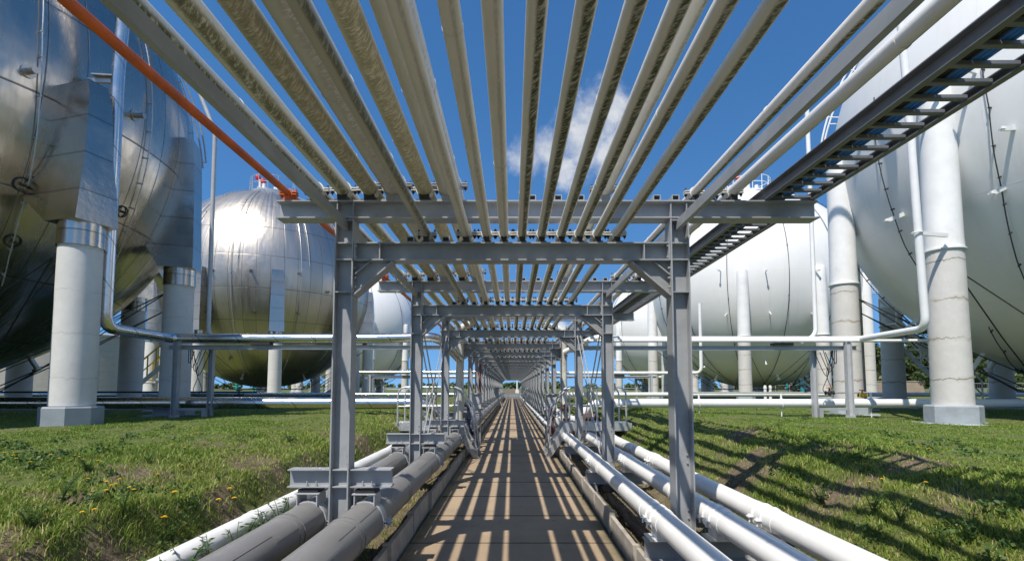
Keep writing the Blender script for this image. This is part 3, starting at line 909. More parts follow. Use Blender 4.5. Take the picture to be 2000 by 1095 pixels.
# ------------------------------------------------------------------ spherical tanks
TR = 7.0
TC_Z = EYE + 1.005 * 7
SHELL_ME = None
def shell_mesh(name, mat):
    me = bpy.data.meshes.new(name); bm = bmesh.new()
    bmesh.ops.create_uvsphere(bm, u_segments=128, v_segments=72, radius=TR); bm.to_mesh(me); bm.free()
    me.materials.append(mat); me.polygons.foreach_set('use_smooth', [True] * len(me.polygons)); return me
M_SHELL = metal_shell('polished_shell', TR, tint=(.50, .46, .405), wob=.045, rough=.17)
M_SHELL_B = metal_shell('satin_shell', TR, tint=(.54, .50, .445), wob=.035, rough=.32)
W_SHELL = white_shell('white_shell', TR)
ZG = .80
def metal_pillar(LR=TR):
    """concrete leg in local coords: origin at ring point on ground, +x outward"""
    z = ZG
    m = MB(); m.lathe([(.385, z + .44), (.375, z + 3.6), (.365, 5.05)], 28); me = m.mesh('pillar', CONC_A)
    m = MB()
    m.lathe([(.53, z - .4), (.53, z + .40), (.51, z + .43)], 8); m.lathe([(.95, z - .3), (.95, z + .03), (.94, z + .04)], 10)
    pl = m.mesh('plinth', PLINTH_A, smooth=False)
    m = MB(); m.lathe([(.40, 4.50), (.40, 4.985)], 28); m.lathe([(.41, 4.495), (.41, 4.52)], 28)
    # boxed lagging that joins the leg to the ball: flat outer face, slanted top
    def ring(z_, hw, xo):
        xi = -LR + math.sqrt(max(.01, TR ** 2 - (z_ - TC_Z) ** 2)) - .25
        return [(xo, -hw, z_), (xo, hw, z_), (xi, hw, z_), (xi, -hw, z_)]
    secs = [ring(5.3, .34, .41), ring(6.2, .30, .39), ring(7.0, .26, .36), ring(7.6, .23, .34), ring(8.0, .20, .24)] if LR > TR else [ring(5.3, .42, .42), ring(6.2, .40, .40), ring(7.2, .38, .38), ring(8.2, .36, .35), ring(8.75, .35, .28)]
    hw0 = .425; xo0 = .425
    secs = [[(xo0, -hw0, 4.98), (xo0, hw0, 4.98), (-.425, hw0, 4.98), (-.425, -hw0, 4.98)], ring(5.75, hw0 * .95 if LR == TR else .36, xo0 * .98)] + secs[1:]
    vs = [p for s_ in secs for p in s_]; fs = []
    for i in range(len(secs) - 1):
        for k in range(4): fs.append((i * 4 + k, i * 4 + (k + 1) % 4, (i + 1) * 4 + (k + 1) % 4, (i + 1) * 4 + k))
    fs += [(3, 2, 1, 0), tuple((len(secs) - 1) * 4 + k for k in range(4))]
    m.add(vs, fs); cl = m.mesh('lagging_box', CLADS, ang=20)
    return me, pl, cl
def white_pillar():
    z = ZG
    m = MB(); m.lathe([(.385, z + .42), (.375, z + 2), (.365, 4.72)], 28); me = m.mesh('pillar', CONC_E)
    m = MB(); m.lathe([(.53, z - .4), (.53, z + .39), (.51, z + .42)], 8); m.lathe([(.80, z - .3), (.80, z + .02), (.79, z + .03)], 10); pl = m.mesh('plinth', PLINTH_E, smooth=False)
    m = MB(); m.lathe([(.405, 4.70), (.405, 4.735), (.375, 4.74), (.365, 5.0), (.355, 6.5), (.335, 8.0), (.325, 8.62), (.29, 8.78), (.18, 8.86), (.02, 8.88)], 28)
    cl = m.mesh('steel_sleeve', WHITE)
    return me, pl, cl
PM, PW = metal_pillar(), white_pillar()
PM_OUT = metal_pillar(7.56)

def on_ball(C, px, py, off=.0):
    u, v = (px - 1000) / 1000, (690 - py) / 1000
    c, s = math.cos(PITCH), math.sin(PITCH)
    d = Vector((u, c - v * s, v * c + s)).normalized()
    o = Vector((0, 0, EYE)) - C
    b = o.dot(d); q = b * b - o.dot(o) + (TR + off) ** 2
    if q < 0:
        p = o - d * b; return p.normalized() * (TR + off)
    return (o + d * (-b - math.sqrt(q)))

def tank(name_label, C, metal, angles, conduits=(), nozzles=(), stair=None, rods=True, detail=True, azcond=(), top=True, edge=None):
    C = Vector(C)
    t = thing('sphere_tank', name_label, 'storage tank', (C.x, C.y, 0), 0, 'metal clad sphere tanks' if metal else 'white sphere tanks')
    zc = C.z
    sh = link('shell', (MSB if C.y > 20 else MSH) if metal else WSH, t, (0, 0, zc))
    P = PM if metal else PW
    angs = sorted(a % 360 for a in angles)
    for a in angs:
        LR = 7.56 if a == 344.5 else TR
        P = PW if not metal else PM_OUT if a == 344.5 else PM
        p = link('pillar', P[0], t, (LR * math.cos(R_(a)), LR * math.sin(R_(a)), 0), R_(a))
        link('plinth', P[1], p); link('lagging_box' if metal else 'steel_sleeve', P[2], p)
    if rods:
        m = MB()
        ring_ = []
        for i in range(len(angs)):
            aa = R_(angs[i])
            for da in (-22, 22):
                bb = R_(angs[i] + da)
                p = Vector((6.75 * math.cos(aa), 6.75 * math.sin(aa), 4.35)); q = Vector((2.7 * math.cos(bb), 2.7 * math.sin(bb), 1.50))
                m.tube([p, p.lerp(q, .5) - Vector((0, 0, .10)), q], .016, 6)
        m.tube([(2.7 * math.cos(2 * PI * k / 36), 2.7 * math.sin(2 * PI * k / 36), 1.5) for k in range(36)], .03, 6, closed=True)
        m.obj('bracing_rods', ROD, t)
    cm = GALV if metal else GALV
    for path in conduits:
        pts = [on_ball(C, x, y, .10) for x, y in path]
        # resample along great arcs
        out = []
        for a_, b_ in zip(pts, pts[1:]):
            for j in range(6):
                q = (a_ * (1 - j / 6) + b_ * (j / 6)).normalized() * (TR + .07); out.append(q)
        out.append(pts[-1].normalized() * (TR + .07))
        m = MB(); m.tube([q + Vector((0, 0, zc)) for q in out], .013, 7)
        for q in out[1::5]:
            u_ = q.normalized()
            m.cyl(q - u_ * .10 + Vector((0, 0, zc)), q + u_ * .022 + Vector((0, 0, zc)), .02, 6)
        m.obj('conduit', cm if metal else ROD, t)
    for (az, l0, l1) in azcond:
        m = MB(); pts = []
        for j in range(25):
            la = R_(l0 + (l1 - l0) * j / 24); aa = R_(az)
            pts.append(Vector((math.cos(la) * math.cos(aa), math.cos(la) * math.sin(aa), math.sin(la))) * (TR + .07) + Vector((0, 0, zc)))
        m.tube(pts, .018, 6)
        for p in pts[2::4]:
            u_ = (p - Vector((0, 0, zc))).normalized(); m.cyl(p - u_ * .1, p + u_ * .035, .028, 6)
        m.obj('conduit', GALV if metal else ROD, t)
    for (x, y, kind) in nozzles:
        q = on_ball(C, x, y, 0.0); u_ = q.normalized(); p = q + Vector((0, 0, zc))
        m = MB()
        if kind == 'stub':
            m.cyl(p - u_ * .1, p + u_ * .03, .13, 18); m.cyl(p + u_ * .03, p + u_ * .26, .062, 14); m.cyl(p + u_ * .24, p + u_ * .27, .068, 14)
            m.obj('nozzle', CLAD if metal else WHITE, t)
        elif kind == 'flush':
            s_ = u_.cross(Vector((0, 0, 1))).normalized(); v_ = s_.cross(u_)
            m.tube([p + u_ * .02 + (s_ * math.cos(2 * PI * k / 24) + v_ * math.sin(2 * PI * k / 24)) * .14 for k in range(24)], .016, 6, closed=True)
            m.cyl(p, p + u_ * .10, .03, 10)
            m.obj('nozzle', ROD, t)
        elif kind == 'bracket':
            side = Vector((0, 0, 1)).cross(u_).normalized()
            m.bar(p - u_ * .05, p + u_ * .55, .05, .10); m.box(-.05, .05, -.05, .05, -.02, .02, 0, Matrix.Translation(p + u_ * .5))
            m.obj('bracket', WHITE, t)
    if top:
        z = zc + TR
        m = MB(); m.lathe([(.0, z - .25), (1.5, z - .2), (1.55, z + .12), (.0, z + .14)], 24)
        pf = m.obj('top_platform', GALV if metal else WHITE, t)
        m = MB()
        for h in (.55, 1.05):
            m.tube([(1.5 * math.cos(2 * PI * k / 28), 1.5 * math.sin(2 * PI * k / 28), z + .1 + h) for k in range(28)], .025, 6, closed=True)
        for k in range(14):
            a_ = 2 * PI * k / 14; m.cyl((1.5 * math.cos(a_), 1.5 * math.sin(a_), z + .1), (1.5 * math.cos(a_), 1.5 * math.sin(a_), z + 1.16), .025, 6)
        m.obj('railing', GALV if metal else WHITE, pf)
        for (x, y, h) in ((-.75, -.4, 1.15), (-.30, -.7, .75), (.5, -.3, .8), (.9, .3, .6), (0, .4, .9)):
            m = MB(); m.cyl((x, y, z), (x, y, z + h), .13, 12); m.cyl((x, y, z + h * .45), (x, y, z + h * .5), .2, 12)
            m.obj('valve_stack', WHITE, pf)
        for (x, y, h) in ((-.85, -.4, 1.25), (-.30, -.7, .85)):
            m = MB(); m.lathe([(.05, 0), (.16, .02), (.20, .14), (.17, .28), (.06, .33)], 14, 0, Matrix.Translation((x, y, z + h - .06)) @ Matrix.Rotation(-.5, 4, 'Y'))
            m.obj('valve_cap', RED, pf)
    if stair:
        a0, a1, l0, l1 = stair
        mt_ = GALV if metal else WHITE
        m = MB(); n = 60
        def sp(tt, rr, dz=0):
            la = R_(l0 + (l1 - l0) * tt); aa = R_(a0 + (a1 - a0) * tt)
            return Vector((rr * math.cos(la) * math.cos(aa), rr * math.cos(la) * math.sin(aa), rr * math.sin(la) + zc + dz))
        for k in range(n):
            p, q = sp(k / n, TR + .12), sp(k / n, TR + .95)
            q.z = p.z; m.bar(p, q, .24, .03)
        m.tube([sp(k / n, TR + .12, -.02) for k in range(n + 1)], .05, 6); m.tube([Vector((*sp(k / n, TR + .95).xy, sp(k / n, TR + .12).z - .02)) for k in range(n + 1)], .05, 6)
        stt = m.obj('stairway', mt_, t)
        m = MB()
        for h in (.5, 1.0):
            m.tube([Vector((*sp(k / n, TR + .98).xy, sp(k / n, TR + .12).z + h)) for k in range(n + 1)], .025, 6)
        for k in range(0, n, 4):
            q = Vector((*sp(k / n, TR + .98).xy, sp(k / n, TR + .12).z)); m.cyl(q, q + Vector((0, 0, 1.0)), .025, 6)
        m.obj('handrail', mt_, stt)
    if edge is not None:
        m = MB(); mt_ = GALV if metal else WHITE
        def ed(la, da, rr):
            la = R_(la); aa = R_(edge + da)
            return Vector((rr * math.cos(la) * math.cos(aa), rr * math.cos(la) * math.sin(aa), rr * math.sin(la) + zc))
        for da in (0, 4.5):
            m.tube([ed(5 + 75 * k / 30, da, TR + .38) for k in range(31)], .03, 7)
        for k in range(0, 31, 5):
            m.cyl(ed(5 + 75 * k / 30, 0, TR), ed(5 + 75 * k / 30, 0, TR + .38), .02, 6)
            m.cyl(ed(5 + 75 * k / 30, 4.5, TR), ed(5 + 75 * k / 30, 4.5, TR + .38), .02, 6)
        m.obj('spray_pipe', mt_, t)
    if detail:
        for i in range(5):
            a_ = R_(200 + 70 * i); la = R_(-62)
            m = MB(); p = Vector((TR * math.cos(la) * math.cos(a_), TR * math.cos(la) * math.sin(a_), zc + TR * math.sin(la)))
            u_ = (p - Vector((0, 0, zc))).normalized()
            m.cyl(p - u_ * .05, p + u_ * .4, .07, 10); m.cyl(p + u_ * .30, p + u_ * .36, .13, 10)
            m.obj('drain_nozzle', CLAD if metal else WHITE, t)
        m = MB(); m.lathe([(.28, zc - TR + .12), (.28, zc - TR - .18), (.42, zc - TR - .19), (.42, zc - TR - .27)], 20)
        m.obj('bottom_nozzle', CLAD if metal else WHITE, t)
    return t
MSB = shell_mesh('shell', M_SHELL_B)
MSH, WSH = shell_mesh('shell', M_SHELL), shell_mesh('shell', W_SHELL)
CA = (-16.25, 12.5, TC_Z); CE = (16.7, 13.1, TC_Z); CB = (-17.7, 37.0, TC_Z); CF = (17.45, 37.0, TC_Z)
def mirror(a): return [180 - x for x in a]
AE = [193, 161, 128, 106, 72, 45, 15, -15, -45, -75, -105, -135]
AA = [-15.5, 17, 50, 74, 108, 135, 165, 195, 225, 255, 285, 315]
AF = [25 + 36 * k for k in range(10)]
tank('near left sphere tank in polished metal cladding, cut off by the left edge', CA, True, AA,
     conduits=[[(85, -60), (85, 60), (84, 120), (78, 220), (66, 320), (50, 390), (36, 440), (20, 500), (5, 560)],
               [(280, 60), (296, 140), (300, 215), (295, 280), (285, 340), (268, 400), (250, 455), (228, 510), (200, 560)],
               [(352, 150), (372, 210), (380, 270), (378, 330), (370, 385), (350, 440), (322, 500)]],
     nozzles=[(55, 140, 'stub'), (262, 226, 'stub'), (42, 360, 'flush'), (238, 413, 'flush'), (332, 455, 'flush'), (366, 300, 'stub'), (25, 470, 'flush')], edge=38)
tank('near right white sphere tank cut off by the right edge, with pale cracked concrete legs', CE, False, AE,
     conduits=[[(1915, 120), (1930, 210), (1940, 300), (1955, 370), (1965, 430), (1985, 510), (2010, 570)],
               [(1705, 190), (1715, 320), (1730, 380), (1745, 425), (1765, 480), (1795, 530), (1830, 575)],
               [(1625, 350), (1636, 430), (1652, 480), (1672, 530), (1700, 575), (1740, 620), (1790, 660), (1860, 690)],
               [(1930, 640), (1960, 690), (2000, 730)]],
     nozzles=[(1765, 418, 'bracket'), (1962, 366, 'bracket'), (1665, 460, 'bracket'), (1905, 140, 'bracket'), (1980, 250, 'bracket'), (1795, 620, 'bracket'), (1920, 690, 'bracket')], edge=142)
tank('second left sphere tank in polished metal cladding with sun glare, behind the nearest left one', CB, True, mirror(AF),
     azcond=[(-108, -30, 80), (-104, -30, 80), (-82, -60, 80), (-79, 0, 80), (-50, -60, 80), (-46, 5, 80), (-22, -50, 80), (-130, -40, 80)],
     nozzles=[(414, 607, 'stub'), (497, 608, 'stub'), (582, 612, 'stub'), (414, 527, 'stub'), (490, 527, 'stub'), (585, 533, 'stub'), (450, 698, 'stub'), (640, 570, 'stub')],
     stair=(200, 110, 5, 76))
tank('second right white sphere tank seen whole between the right columns and the near white tank', CF, False, AF,
     azcond=[(-126, -75, 75), (-98, -75, 75), (-74, -70, 75), (-150, -70, 75), (-172, -70, 70), (-48, -60, 75)],
     nozzles=[(1408, 530, 'bracket'), (1495, 530, 'bracket'), (1590, 530, 'bracket'), (1420, 613, 'bracket'), (1503, 610, 'bracket'), (1585, 611, 'bracket'), (1382, 706, 'bracket'), (1494, 700, 'bracket')],
     stair=(-20, 70, -5, 76))
tank('far left white sphere tank partly hidden behind the second left rack column', (-18.6, 61.5, TC_Z), False, mirror(AF),
     azcond=[(-60, -70, 75), (-30, -70, 75), (-90, -70, 75), (-10, -60, 75)], stair=(200, 110, 5, 76))
tank('far right white sphere tank, smallest one seen just right of the second right column', (18.6, 61.5, TC_Z), False, AF,
     azcond=[(-120, -70, 75), (-150, -70, 75), (-90, -70, 75), (-170, -60, 75)], stair=(-20, 70, -5, 76))

# ------------------------------------------------------------------ transfer pipes from the tanks to the rack
ZC = EYE + .098 * 13.4 - .02
t = tag(None or MB().tube(fillet([(-6.2, 10.9, 15.6), (-8.0, 10.9, 13.6), (-8.62, 10.9, 11.0), (-8.72, 10.9, 8.6), (-8.72, 10.9, ZC), (-8.95, 13.4, ZC), (-3.6, 13.4, ZC), (-1.95, 13.55, ZC + .06),
        (-1.45, 14.2, ZC - .5)], .32), .125, 20).obj('transfer_pipe', JACKET), 'bright jacketed pipe dropping down the near left tank, then crossing to the rack', 'pipe', 'transfer pipes from tanks to rack')
for (z0, lab) in ((8.35, 0), (4.95, 0)):
    m = MB(); m.bar((-8.72, 10.9, z0), (-9.35, 10.85, z0), .07, .09); m.bar((-8.72, 10.9, z0 + .09), (-9.2, 10.85, z0 + .09), .22, .03)
    m.obj('pipe_bracket', CLAD, t)
t = tag(MB().tube(fillet([(6.6, 10.9, 15.6), (8.2, 10.9, 13.6), (8.62, 10.9, 11.0), (8.72, 10.9, 8.4), (8.86, 10.9, ZC - .02), (9.1, 13.4, ZC - .02), (2.9, 13.4, ZC - .02), (2.2, 13.5, ZC + .05),
        (1.47, 14.25, ZC - .3)], .25), .078, 18).obj('transfer_pipe', WHITE), 'white pipe dropping down the near right tank, then crossing to the rack', 'pipe', 'transfer pipes from tanks to rack')
for z0 in (4.95, 8.4):
    m = MB(); m.bar((8.78, 10.9, z0), (9.6, 11.1, z0), .06, .08); m.tube([(8.78 + .10 * math.cos(q), 10.9 + .10 * math.sin(q), z0) for q in [2 * PI * k / 14 for k in range(14)]], .018, 6, closed=True)
    m.obj('pipe_bracket', WHITE, t)
def simple_pipe(path, r, mat, name, label, fil=.25, n=16, group='transfer pipes from tanks to rack'):
    return tag(MB().tube(fillet(path, fil), r, n).obj(name, mat), label, 'pipe', group)
# low cross pipes
t = simple_pipe([(-26, 13.75, 1.20), (-2.35, 13.75, 1.20), (-1.95, 13.8, .95), (-1.75, 13.8, .5)], .155, JACKET, 'cross_pipe', 'thick bright jacketed pipe low over the left grass', .3, 22)
t = simple_pipe([(26, 13.75, 1.19), (2.2, 13.75, 1.19), (1.9, 13.75, .95), (1.74, 13.75, .52)], .115, WHITE, 'cross_pipe', 'thick white pipe low over the right grass, in front of the tank legs', .3, 20)
for x in (7.2, 9.6, 5.0):
    m = MB(); m.tube([(x + .0, 13.75 + .13 * math.cos(q), 1.19 + .13 * math.sin(q)) for q in [2 * PI * k / 16 for k in range(16)]], .014, 6, closed=True); m.cyl((x, 13.75, 1.32), (x, 13.75, 1.46), .025, 8); m.cyl((x, 13.75, 1.07), (x, 13.75, .7), .015, 8)
    m.obj('pipe_clamp', WHITE, t)
simple_pipe([(-26, 20.2, 1.33), (-1.9, 20.2, 1.33)], .085, JACKET, 'cross_pipe', 'thinner jacketed pipe behind the thick one on the left, low over the grass')
simple_pipe([(26, 20.6, 1.34), (1.9, 20.6, 1.34)], .085, WHITE, 'cross_pipe', 'thinner white pipe behind the thick one on the right, low over the grass')
simple_pipe([(11.5, 13.1, 2.0), (11.5, 13.1, 2.82), (9.3, 13.25, 2.82), (1.6, 13.25, 2.82)], .038, WHITE, 'cross_pipe', 'slim white pipe just under the upper white cross pipe on the right', .2, 12)
simple_pipe([(9.9, 14.3, 1.47), (4.6, 14.3, 1.47)], .022, GALV, 'conduit_rail', 'thin pale conduit rail above the thick white low pipe', .1, 8)
simple_pipe([(-26, 14.9, 1.48), (-7.4, 14.9, 1.48)], .025, ROD, 'conduit_rail', 'thin dark conduit rail above the thick jacketed low pipe on the left', .1, 8)
simple_pipe([(-10.6, 13.2, 12.4), (-9.5, 13.35, 11.2), (-8.65, 13.6, 9.8), (-8.15, 13.62, 8.6), (-8.12, 13.62, 3.0), (-7.7, 13.62, 2.84)], .055, STEEL_L, 'riser_pipe', 'slim grey vertical pipe beside the right edge of the near left tank', .2, 12)
simple_pipe([(8.12, 13.62, 9.4), (8.12, 13.62, 3.0), (7.7, 13.62, 2.80)], .055, WHITE, 'riser_pipe', 'slim white vertical pipe beside the left edge of the near right tank', .2, 12)
# second line of upper cross pipes further back
simple_pipe([(-9.1, 30.6, EYE + .031 * 30), (-1.5, 30, EYE + .031 * 30)], .10, JACKET, 'cross_pipe', 'upper jacketed cross pipe by the second left tank')
simple_pipe([(9.8, 26.5, 6.0), (9.8, 26.5, EYE + .029 * 27), (9.2, 27, EYE + .029 * 27), (1.5, 27, EYE + .029 * 27)], .085, WHITE, 'cross_pipe', 'upper white cross pipe by the second right tank', .3)
simple_pipe([(-14, 45, EYE + .022 * 45), (-1.6, 45, EYE + .022 * 45)], .11, WHITE, 'cross_pipe', 'far upper white cross pipe by the far left tank')
simple_pipe([(14, 45, EYE + .021 * 45), (1.6, 45, EYE + .021 * 45)], .11, WHITE, 'cross_pipe', 'far upper white cross pipe by the far right tank')
# support beams and posts
def cross_support(s, label, xo, zbeam, Y, mat=STEEL_L):
    t = thing('pipe_support', label, 'pipe support', (s * xo, Y, 0), 0, 'posts and beams carrying the upper cross pipes')
    m = MB(); m.ibeam((-s * (xo - 1.62), 0, zbeam), (s * .30, 0, zbeam), .10, .11, .01); m.obj('beam', mat, t)
    m = MB(); m.ibeam((0, -.12, ZG - .05), (0, -.12, zbeam + .16), .14, .14, .012, up=(1, 0, 0)); m.prism([(-.10, ZG - .06), (.10, ZG - .06), (.07, ZG + .10), (-.07, ZG + .10)], -.21, -.03)
    m.obj('post', mat, t)
    m = MB(); m.box(-.7 * (1 if s > 0 else -1) - .05, -.7 * (1 if s > 0 else -1) + .05, -.05, .05, ZG - .1, ZG + .28); m.bar((-.7 * s, 0, ZG + .25), (0, -.06, ZG + .25), .08, .06)
    m.obj('foot_stand', STEEL, t)
    m = MB(); m.box(-s * 1.9, -s * 1.9 + .5, -.12, .1, zbeam + .056, zbeam + .13); m.obj('junction_box', DARK, t)
    m = MB()
    for i in range(4):
        sg = s * (.25 + .10 * i)
        m.tube(fillet([(-s * .15 - sg * .3, .02 * i, zbeam - .05), (-sg * .8, .05, zbeam - .5 - .14 * i), (-sg * 1.4, .05, zbeam - .10)], .6, 8), .010, 6)
    m.tube(fillet([(-s * .55, .03, zbeam - .06), (-s * .38, .05, zbeam - .6), (-s * .60, .05, 1.55), (-s * .5, .05, 1.45)], .5, 8), .010, 6)
    m.tube(fillet([(-s * .30, .03, zbeam - .06), (-s * .50, .05, zbeam - .7), (-s * .34, .05, 1.55), (-s * .4, .05, 1.4)], .5, 8), .010, 6)
    m.obj('hanging_cable', CABLE, t)
    m = MB(); m.ibeam((-s * .72, .2, ZG), (-s * .72, .2, zbeam), .12, .12, .012, up=(1, 0, 0)); m.obj('rear_post', mat, t)
cross_support(-1, 'grey post with long beam under the upper left cross pipe, beside shaded tank leg', 8.72, 2.66, 13.42, STEEL)
cross_support(1, 'pale grey post with long beam under the upper right cross pipe', 8.72, 2.64, 13.38)
cross_support(1, 'smaller grey post and beam further back beside the second right tank', 7.3, EYE + .021 * 27, 27)
cross_support(-1, 'smaller grey post and beam further back beside the second left tank', 8.3, EYE + .020 * 30, 30)
def hand_valve(x, y, z, label, wheel, body=ROD):
    t = thing('hand_valve', label, 'valve', (x, y, z), 0, 'small hand valves around the site'); t.scale = (.55, .55, .55)
    m = MB(); m.lathe([(.06, -.12), (.10, -.05), (.10, .05), (.05, .10), (.04, .22)], 12); m.cyl((-.2, 0, 0), (.2, 0, 0), .055, 10); m.cyl((-.2, 0, 0), (-.17, 0, 0), .10, 12); m.cyl((.17, 0, 0), (.2, 0, 0), .10, 12)
    m.obj('valve_body', body, t)
    m = MB(); m.tube([(.12 * math.cos(2 * PI * k / 16), .12 * math.sin(2 * PI * k / 16), .25) for k in range(16)], .022, 6, closed=True)
    m.bar((-.12, 0, .25), (.12, 0, .25), .02, .02); m.bar((0, -.12, .25), (0, .12, .252), .02, .02); m.cyl((0, 0, .2), (0, 0, .28), .025, 8)
    m.obj('handwheel', wheel, t)
hand_valve(8.35, 13.5, 1.47, 'small valve with orange handwheel beside the right support post', paint('wheel_orange', (.7, .16, .02), .4))
hand_valve(9.55, 14.0, 1.40, 'small valve with red handwheel by the second leg of the near right tank', RED, YELLOW)
hand_valve(-7.6, 14.3, 1.40, 'dark hand valve on the left low pipes beside the grey support post', ROD)
hand_valve(-14.0, 24.0, 1.25, 'yellow hand valve low under the second left tank', YELLOW, YELLOW)

# ------------------------------------------------------------------ step overs (stiles) crossing the ditch pipes
def stile(s, y, label):
    t = thing('step_over', label, 'steps', (0, y, 0), 0, 'step overs across the ditch pipes')
    X = lambda v: s * v
    m = MB()
    for yy in (-.38, .38):
        m.prism([(X(.72), -.02), (X(.86), -.02), (X(1.32), .62), (X(2.75), .62), (X(2.75), .80), (X(1.20), .80)], yy - .006, yy + .006)
    m.obj('stringer', GALV, t)
    m = MB()
    for k in range(4): m.box(min(X(.80 + .13 * k), X(1.0 + .13 * k)), max(X(.80 + .13 * k), X(1.0 + .13 * k)), -.37, .37, .17 * (k + 1) - .02, .17 * (k + 1) + .01)
    m.obj('treads', GALV, t)
    m = MB(); m.box(min(X(1.3), X(2.75)), max(X(1.3), X(2.75)), -.37, .37, .765, .79); m.obj('deck', GALV, t)
    for yy in (-.40, .40):
        m = MB()
        m.tube(fillet([(X(.80), yy, .10), (X(.92), yy, 1.1), (X(1.25), yy, 1.62), (X(2.62), yy, 1.62), (X(2.62), yy, .78)], .22), .022, 8)
        m.tube([(X(1.3), yy, 1.18), (X(2.62), yy, 1.18)], .017, 8)
        m.cyl((X(1.32), yy, .78), (X(1.32), yy, 1.6), .02, 8); m.cyl((X(1.95), yy, .78), (X(1.95), yy, 1.62), .02, 8)
        m.obj('handrail', GALV, t)
stile(-1, 12.2, 'galvanised step over with handrails on the left, beyond the third rack frame')
stile(1, 12.2, 'galvanised step over with handrails on the right, beyond the third rack frame')
stile(-1, 44.0, 'small distant step over with handrails on the left side of the walkway')
stile(1, 44.0, 'small distant step over with handrails on the right side of the walkway')

# valves, cabinets and pumps between the third and fifth frames
def cabinet(x, y, z, w_, h, d, label, mat=STEEL_L):
    t = thing('control_cabinet', label, 'cabinet', (x, y, z), 0, 'control cabinets beside the walkway')
    m = MB(); m.prism([(-d / 2, 0), (d / 2, .10), (d / 2, h), (-d / 2, h)], -w_ / 2, w_ / 2, 'x'); m.box(-w_ / 2 - .03, w_ / 2 + .03, -d / 2 - .05, d / 2 + .03, h, h + .03)
    m.obj('housing', mat, t)
    m = MB(); m.box(-w_ / 2 + .03, w_ / 2 - .03, -d / 2 - .012, -d / 2 - .002, .14, h - .04); m.cyl((w_ * .3, -d / 2 - .03, h * .5), (w_ * .3, -d / 2 - .01, h * .5), .02, 8)
    m.obj('door', mat, t)
    m = MB()
    for q in (-.1, .1): m.cyl((q, 0, 0), (q, .0, -z), .022, 8)
    m.obj('stand', STEEL, t)
cabinet(-1.0, 14.6, 1.02, .26, .40, .22, 'grey control cabinet on the left of the walkway beyond the step over')
cabinet(1.17, 15.2, .98, .30, .42, .26, 'pale grey control cabinet on the right of the walkway beyond the step over')
cabinet(-1.0, 33, 1.0, .3, .6, .25, 'small far grey cabinet beside the left walkway edge', STEEL)
def valve_set(x, y, label, body, h=1.0):
    t = thing('control_valve', label, 'valve', (x, y, .1), 0, 'control valves beside the walkway'); t.scale = (.6, .6, .85)
    m = MB(); m.lathe([(.10, .20), (.15, .25), (.16, .50), (.09, .58), (.08, .75), (.14, .78), (.14, .83), (.07, .86), (.07, h)], 16)
    m.cyl((-.3, 0, .4), (.3, 0, .4), .10, 12); m.cyl((-.3, 0, .4), (-.26, 0, .4), .17, 14); m.cyl((.26, 0, .4), (.3, 0, .4), .17, 14)
    m.obj('valve_body', body, t)
    m = MB(); m.lathe([(.06, h), (.17, h + .03), (.20, h + .10), (.17, h + .17), (.05, h + .24)], 16); m.obj('actuator', body, t)
valve_set(1.40, 13.35, 'rust brown control valve beside the white riser on the right of the walkway', BROWN, 1.05)
valve_set(1.10, 14.2, 'dark brown control valve in front of the pale right hand cabinet', BROWN, .9)
valve_set(-1.15, 13.6, 'dark navy control valve behind the left step over', NAVY, 1.15)
t = thing('valve_actuator', 'purple brown horizontal actuator drum behind the second right column', 'actuator', (1.95, 12.9, .86))
m = MB(); m.cyl((-.22, 0, 0), (.22, 0, 0), .10, 18); m.cyl((-.24, 0, 0), (-.20, 0, 0), .115, 18); m.cyl((.2, 0, 0), (.24, 0, 0), .115, 18); m.obj('drum', BROWN, t)
m = MB(); m.box(-.05, .05, -.05, .05, -.6, -.09); m.obj('stand', STEEL, t)
t = thing('concrete_block', 'pale grey concrete block with slanted prop at the foot of the left riser pipe', 'block', (-1.72, 13.0, 0))
m = MB(); m.box(-.2, .2, -.2, .2, .05, .85); m.obj('block', PLINTH_E, t)
m = MB(); m.bar((-.5, 0, 1.0), (-.15, 0, .3), .08, .08); m.obj('prop', STEEL_L, t)
m = MB(); m.tube([(0, 0, .3), (.02, .03, 1.0), (-.02, 0, 1.7), (0, .02, 2.5)], .05, 10); tag(m.obj('red_cable', paint('red_lagging', (.22, .085, .065), .6), None, (-1.2, 19.4, 0)), 'dull red cable bundle climbing a left column far down the walkway', 'cable')

# ------------------------------------------------------------------ end of the walkway
t = thing('end_barrier', 'blue grey barrier across the far end of the walkway', 'barrier', (0, END + 1.0, 0))
m = MB(); m.box(-1.6, 1.6, -.04, .04, .20, .62); m.obj('rail', paint('barrier_blue_grey', (.22, .28, .34), .5), t)
for s in (-1.4, 1.4):
    m = MB(); m.box(s - .06, s + .06, .042, .14, -.1, .8); m.obj('post', STEEL, t)
m = MB(); m.cyl((0, 0, 0), (0, 0, 2.55), .13, 10); m.box(-.3, .3, -.2, .2, 0, .5); tag(m.obj('white_post', WHITE, None, (.85, END + 6, .75)), 'white post standing beyond the far end of the walkway', 'post')

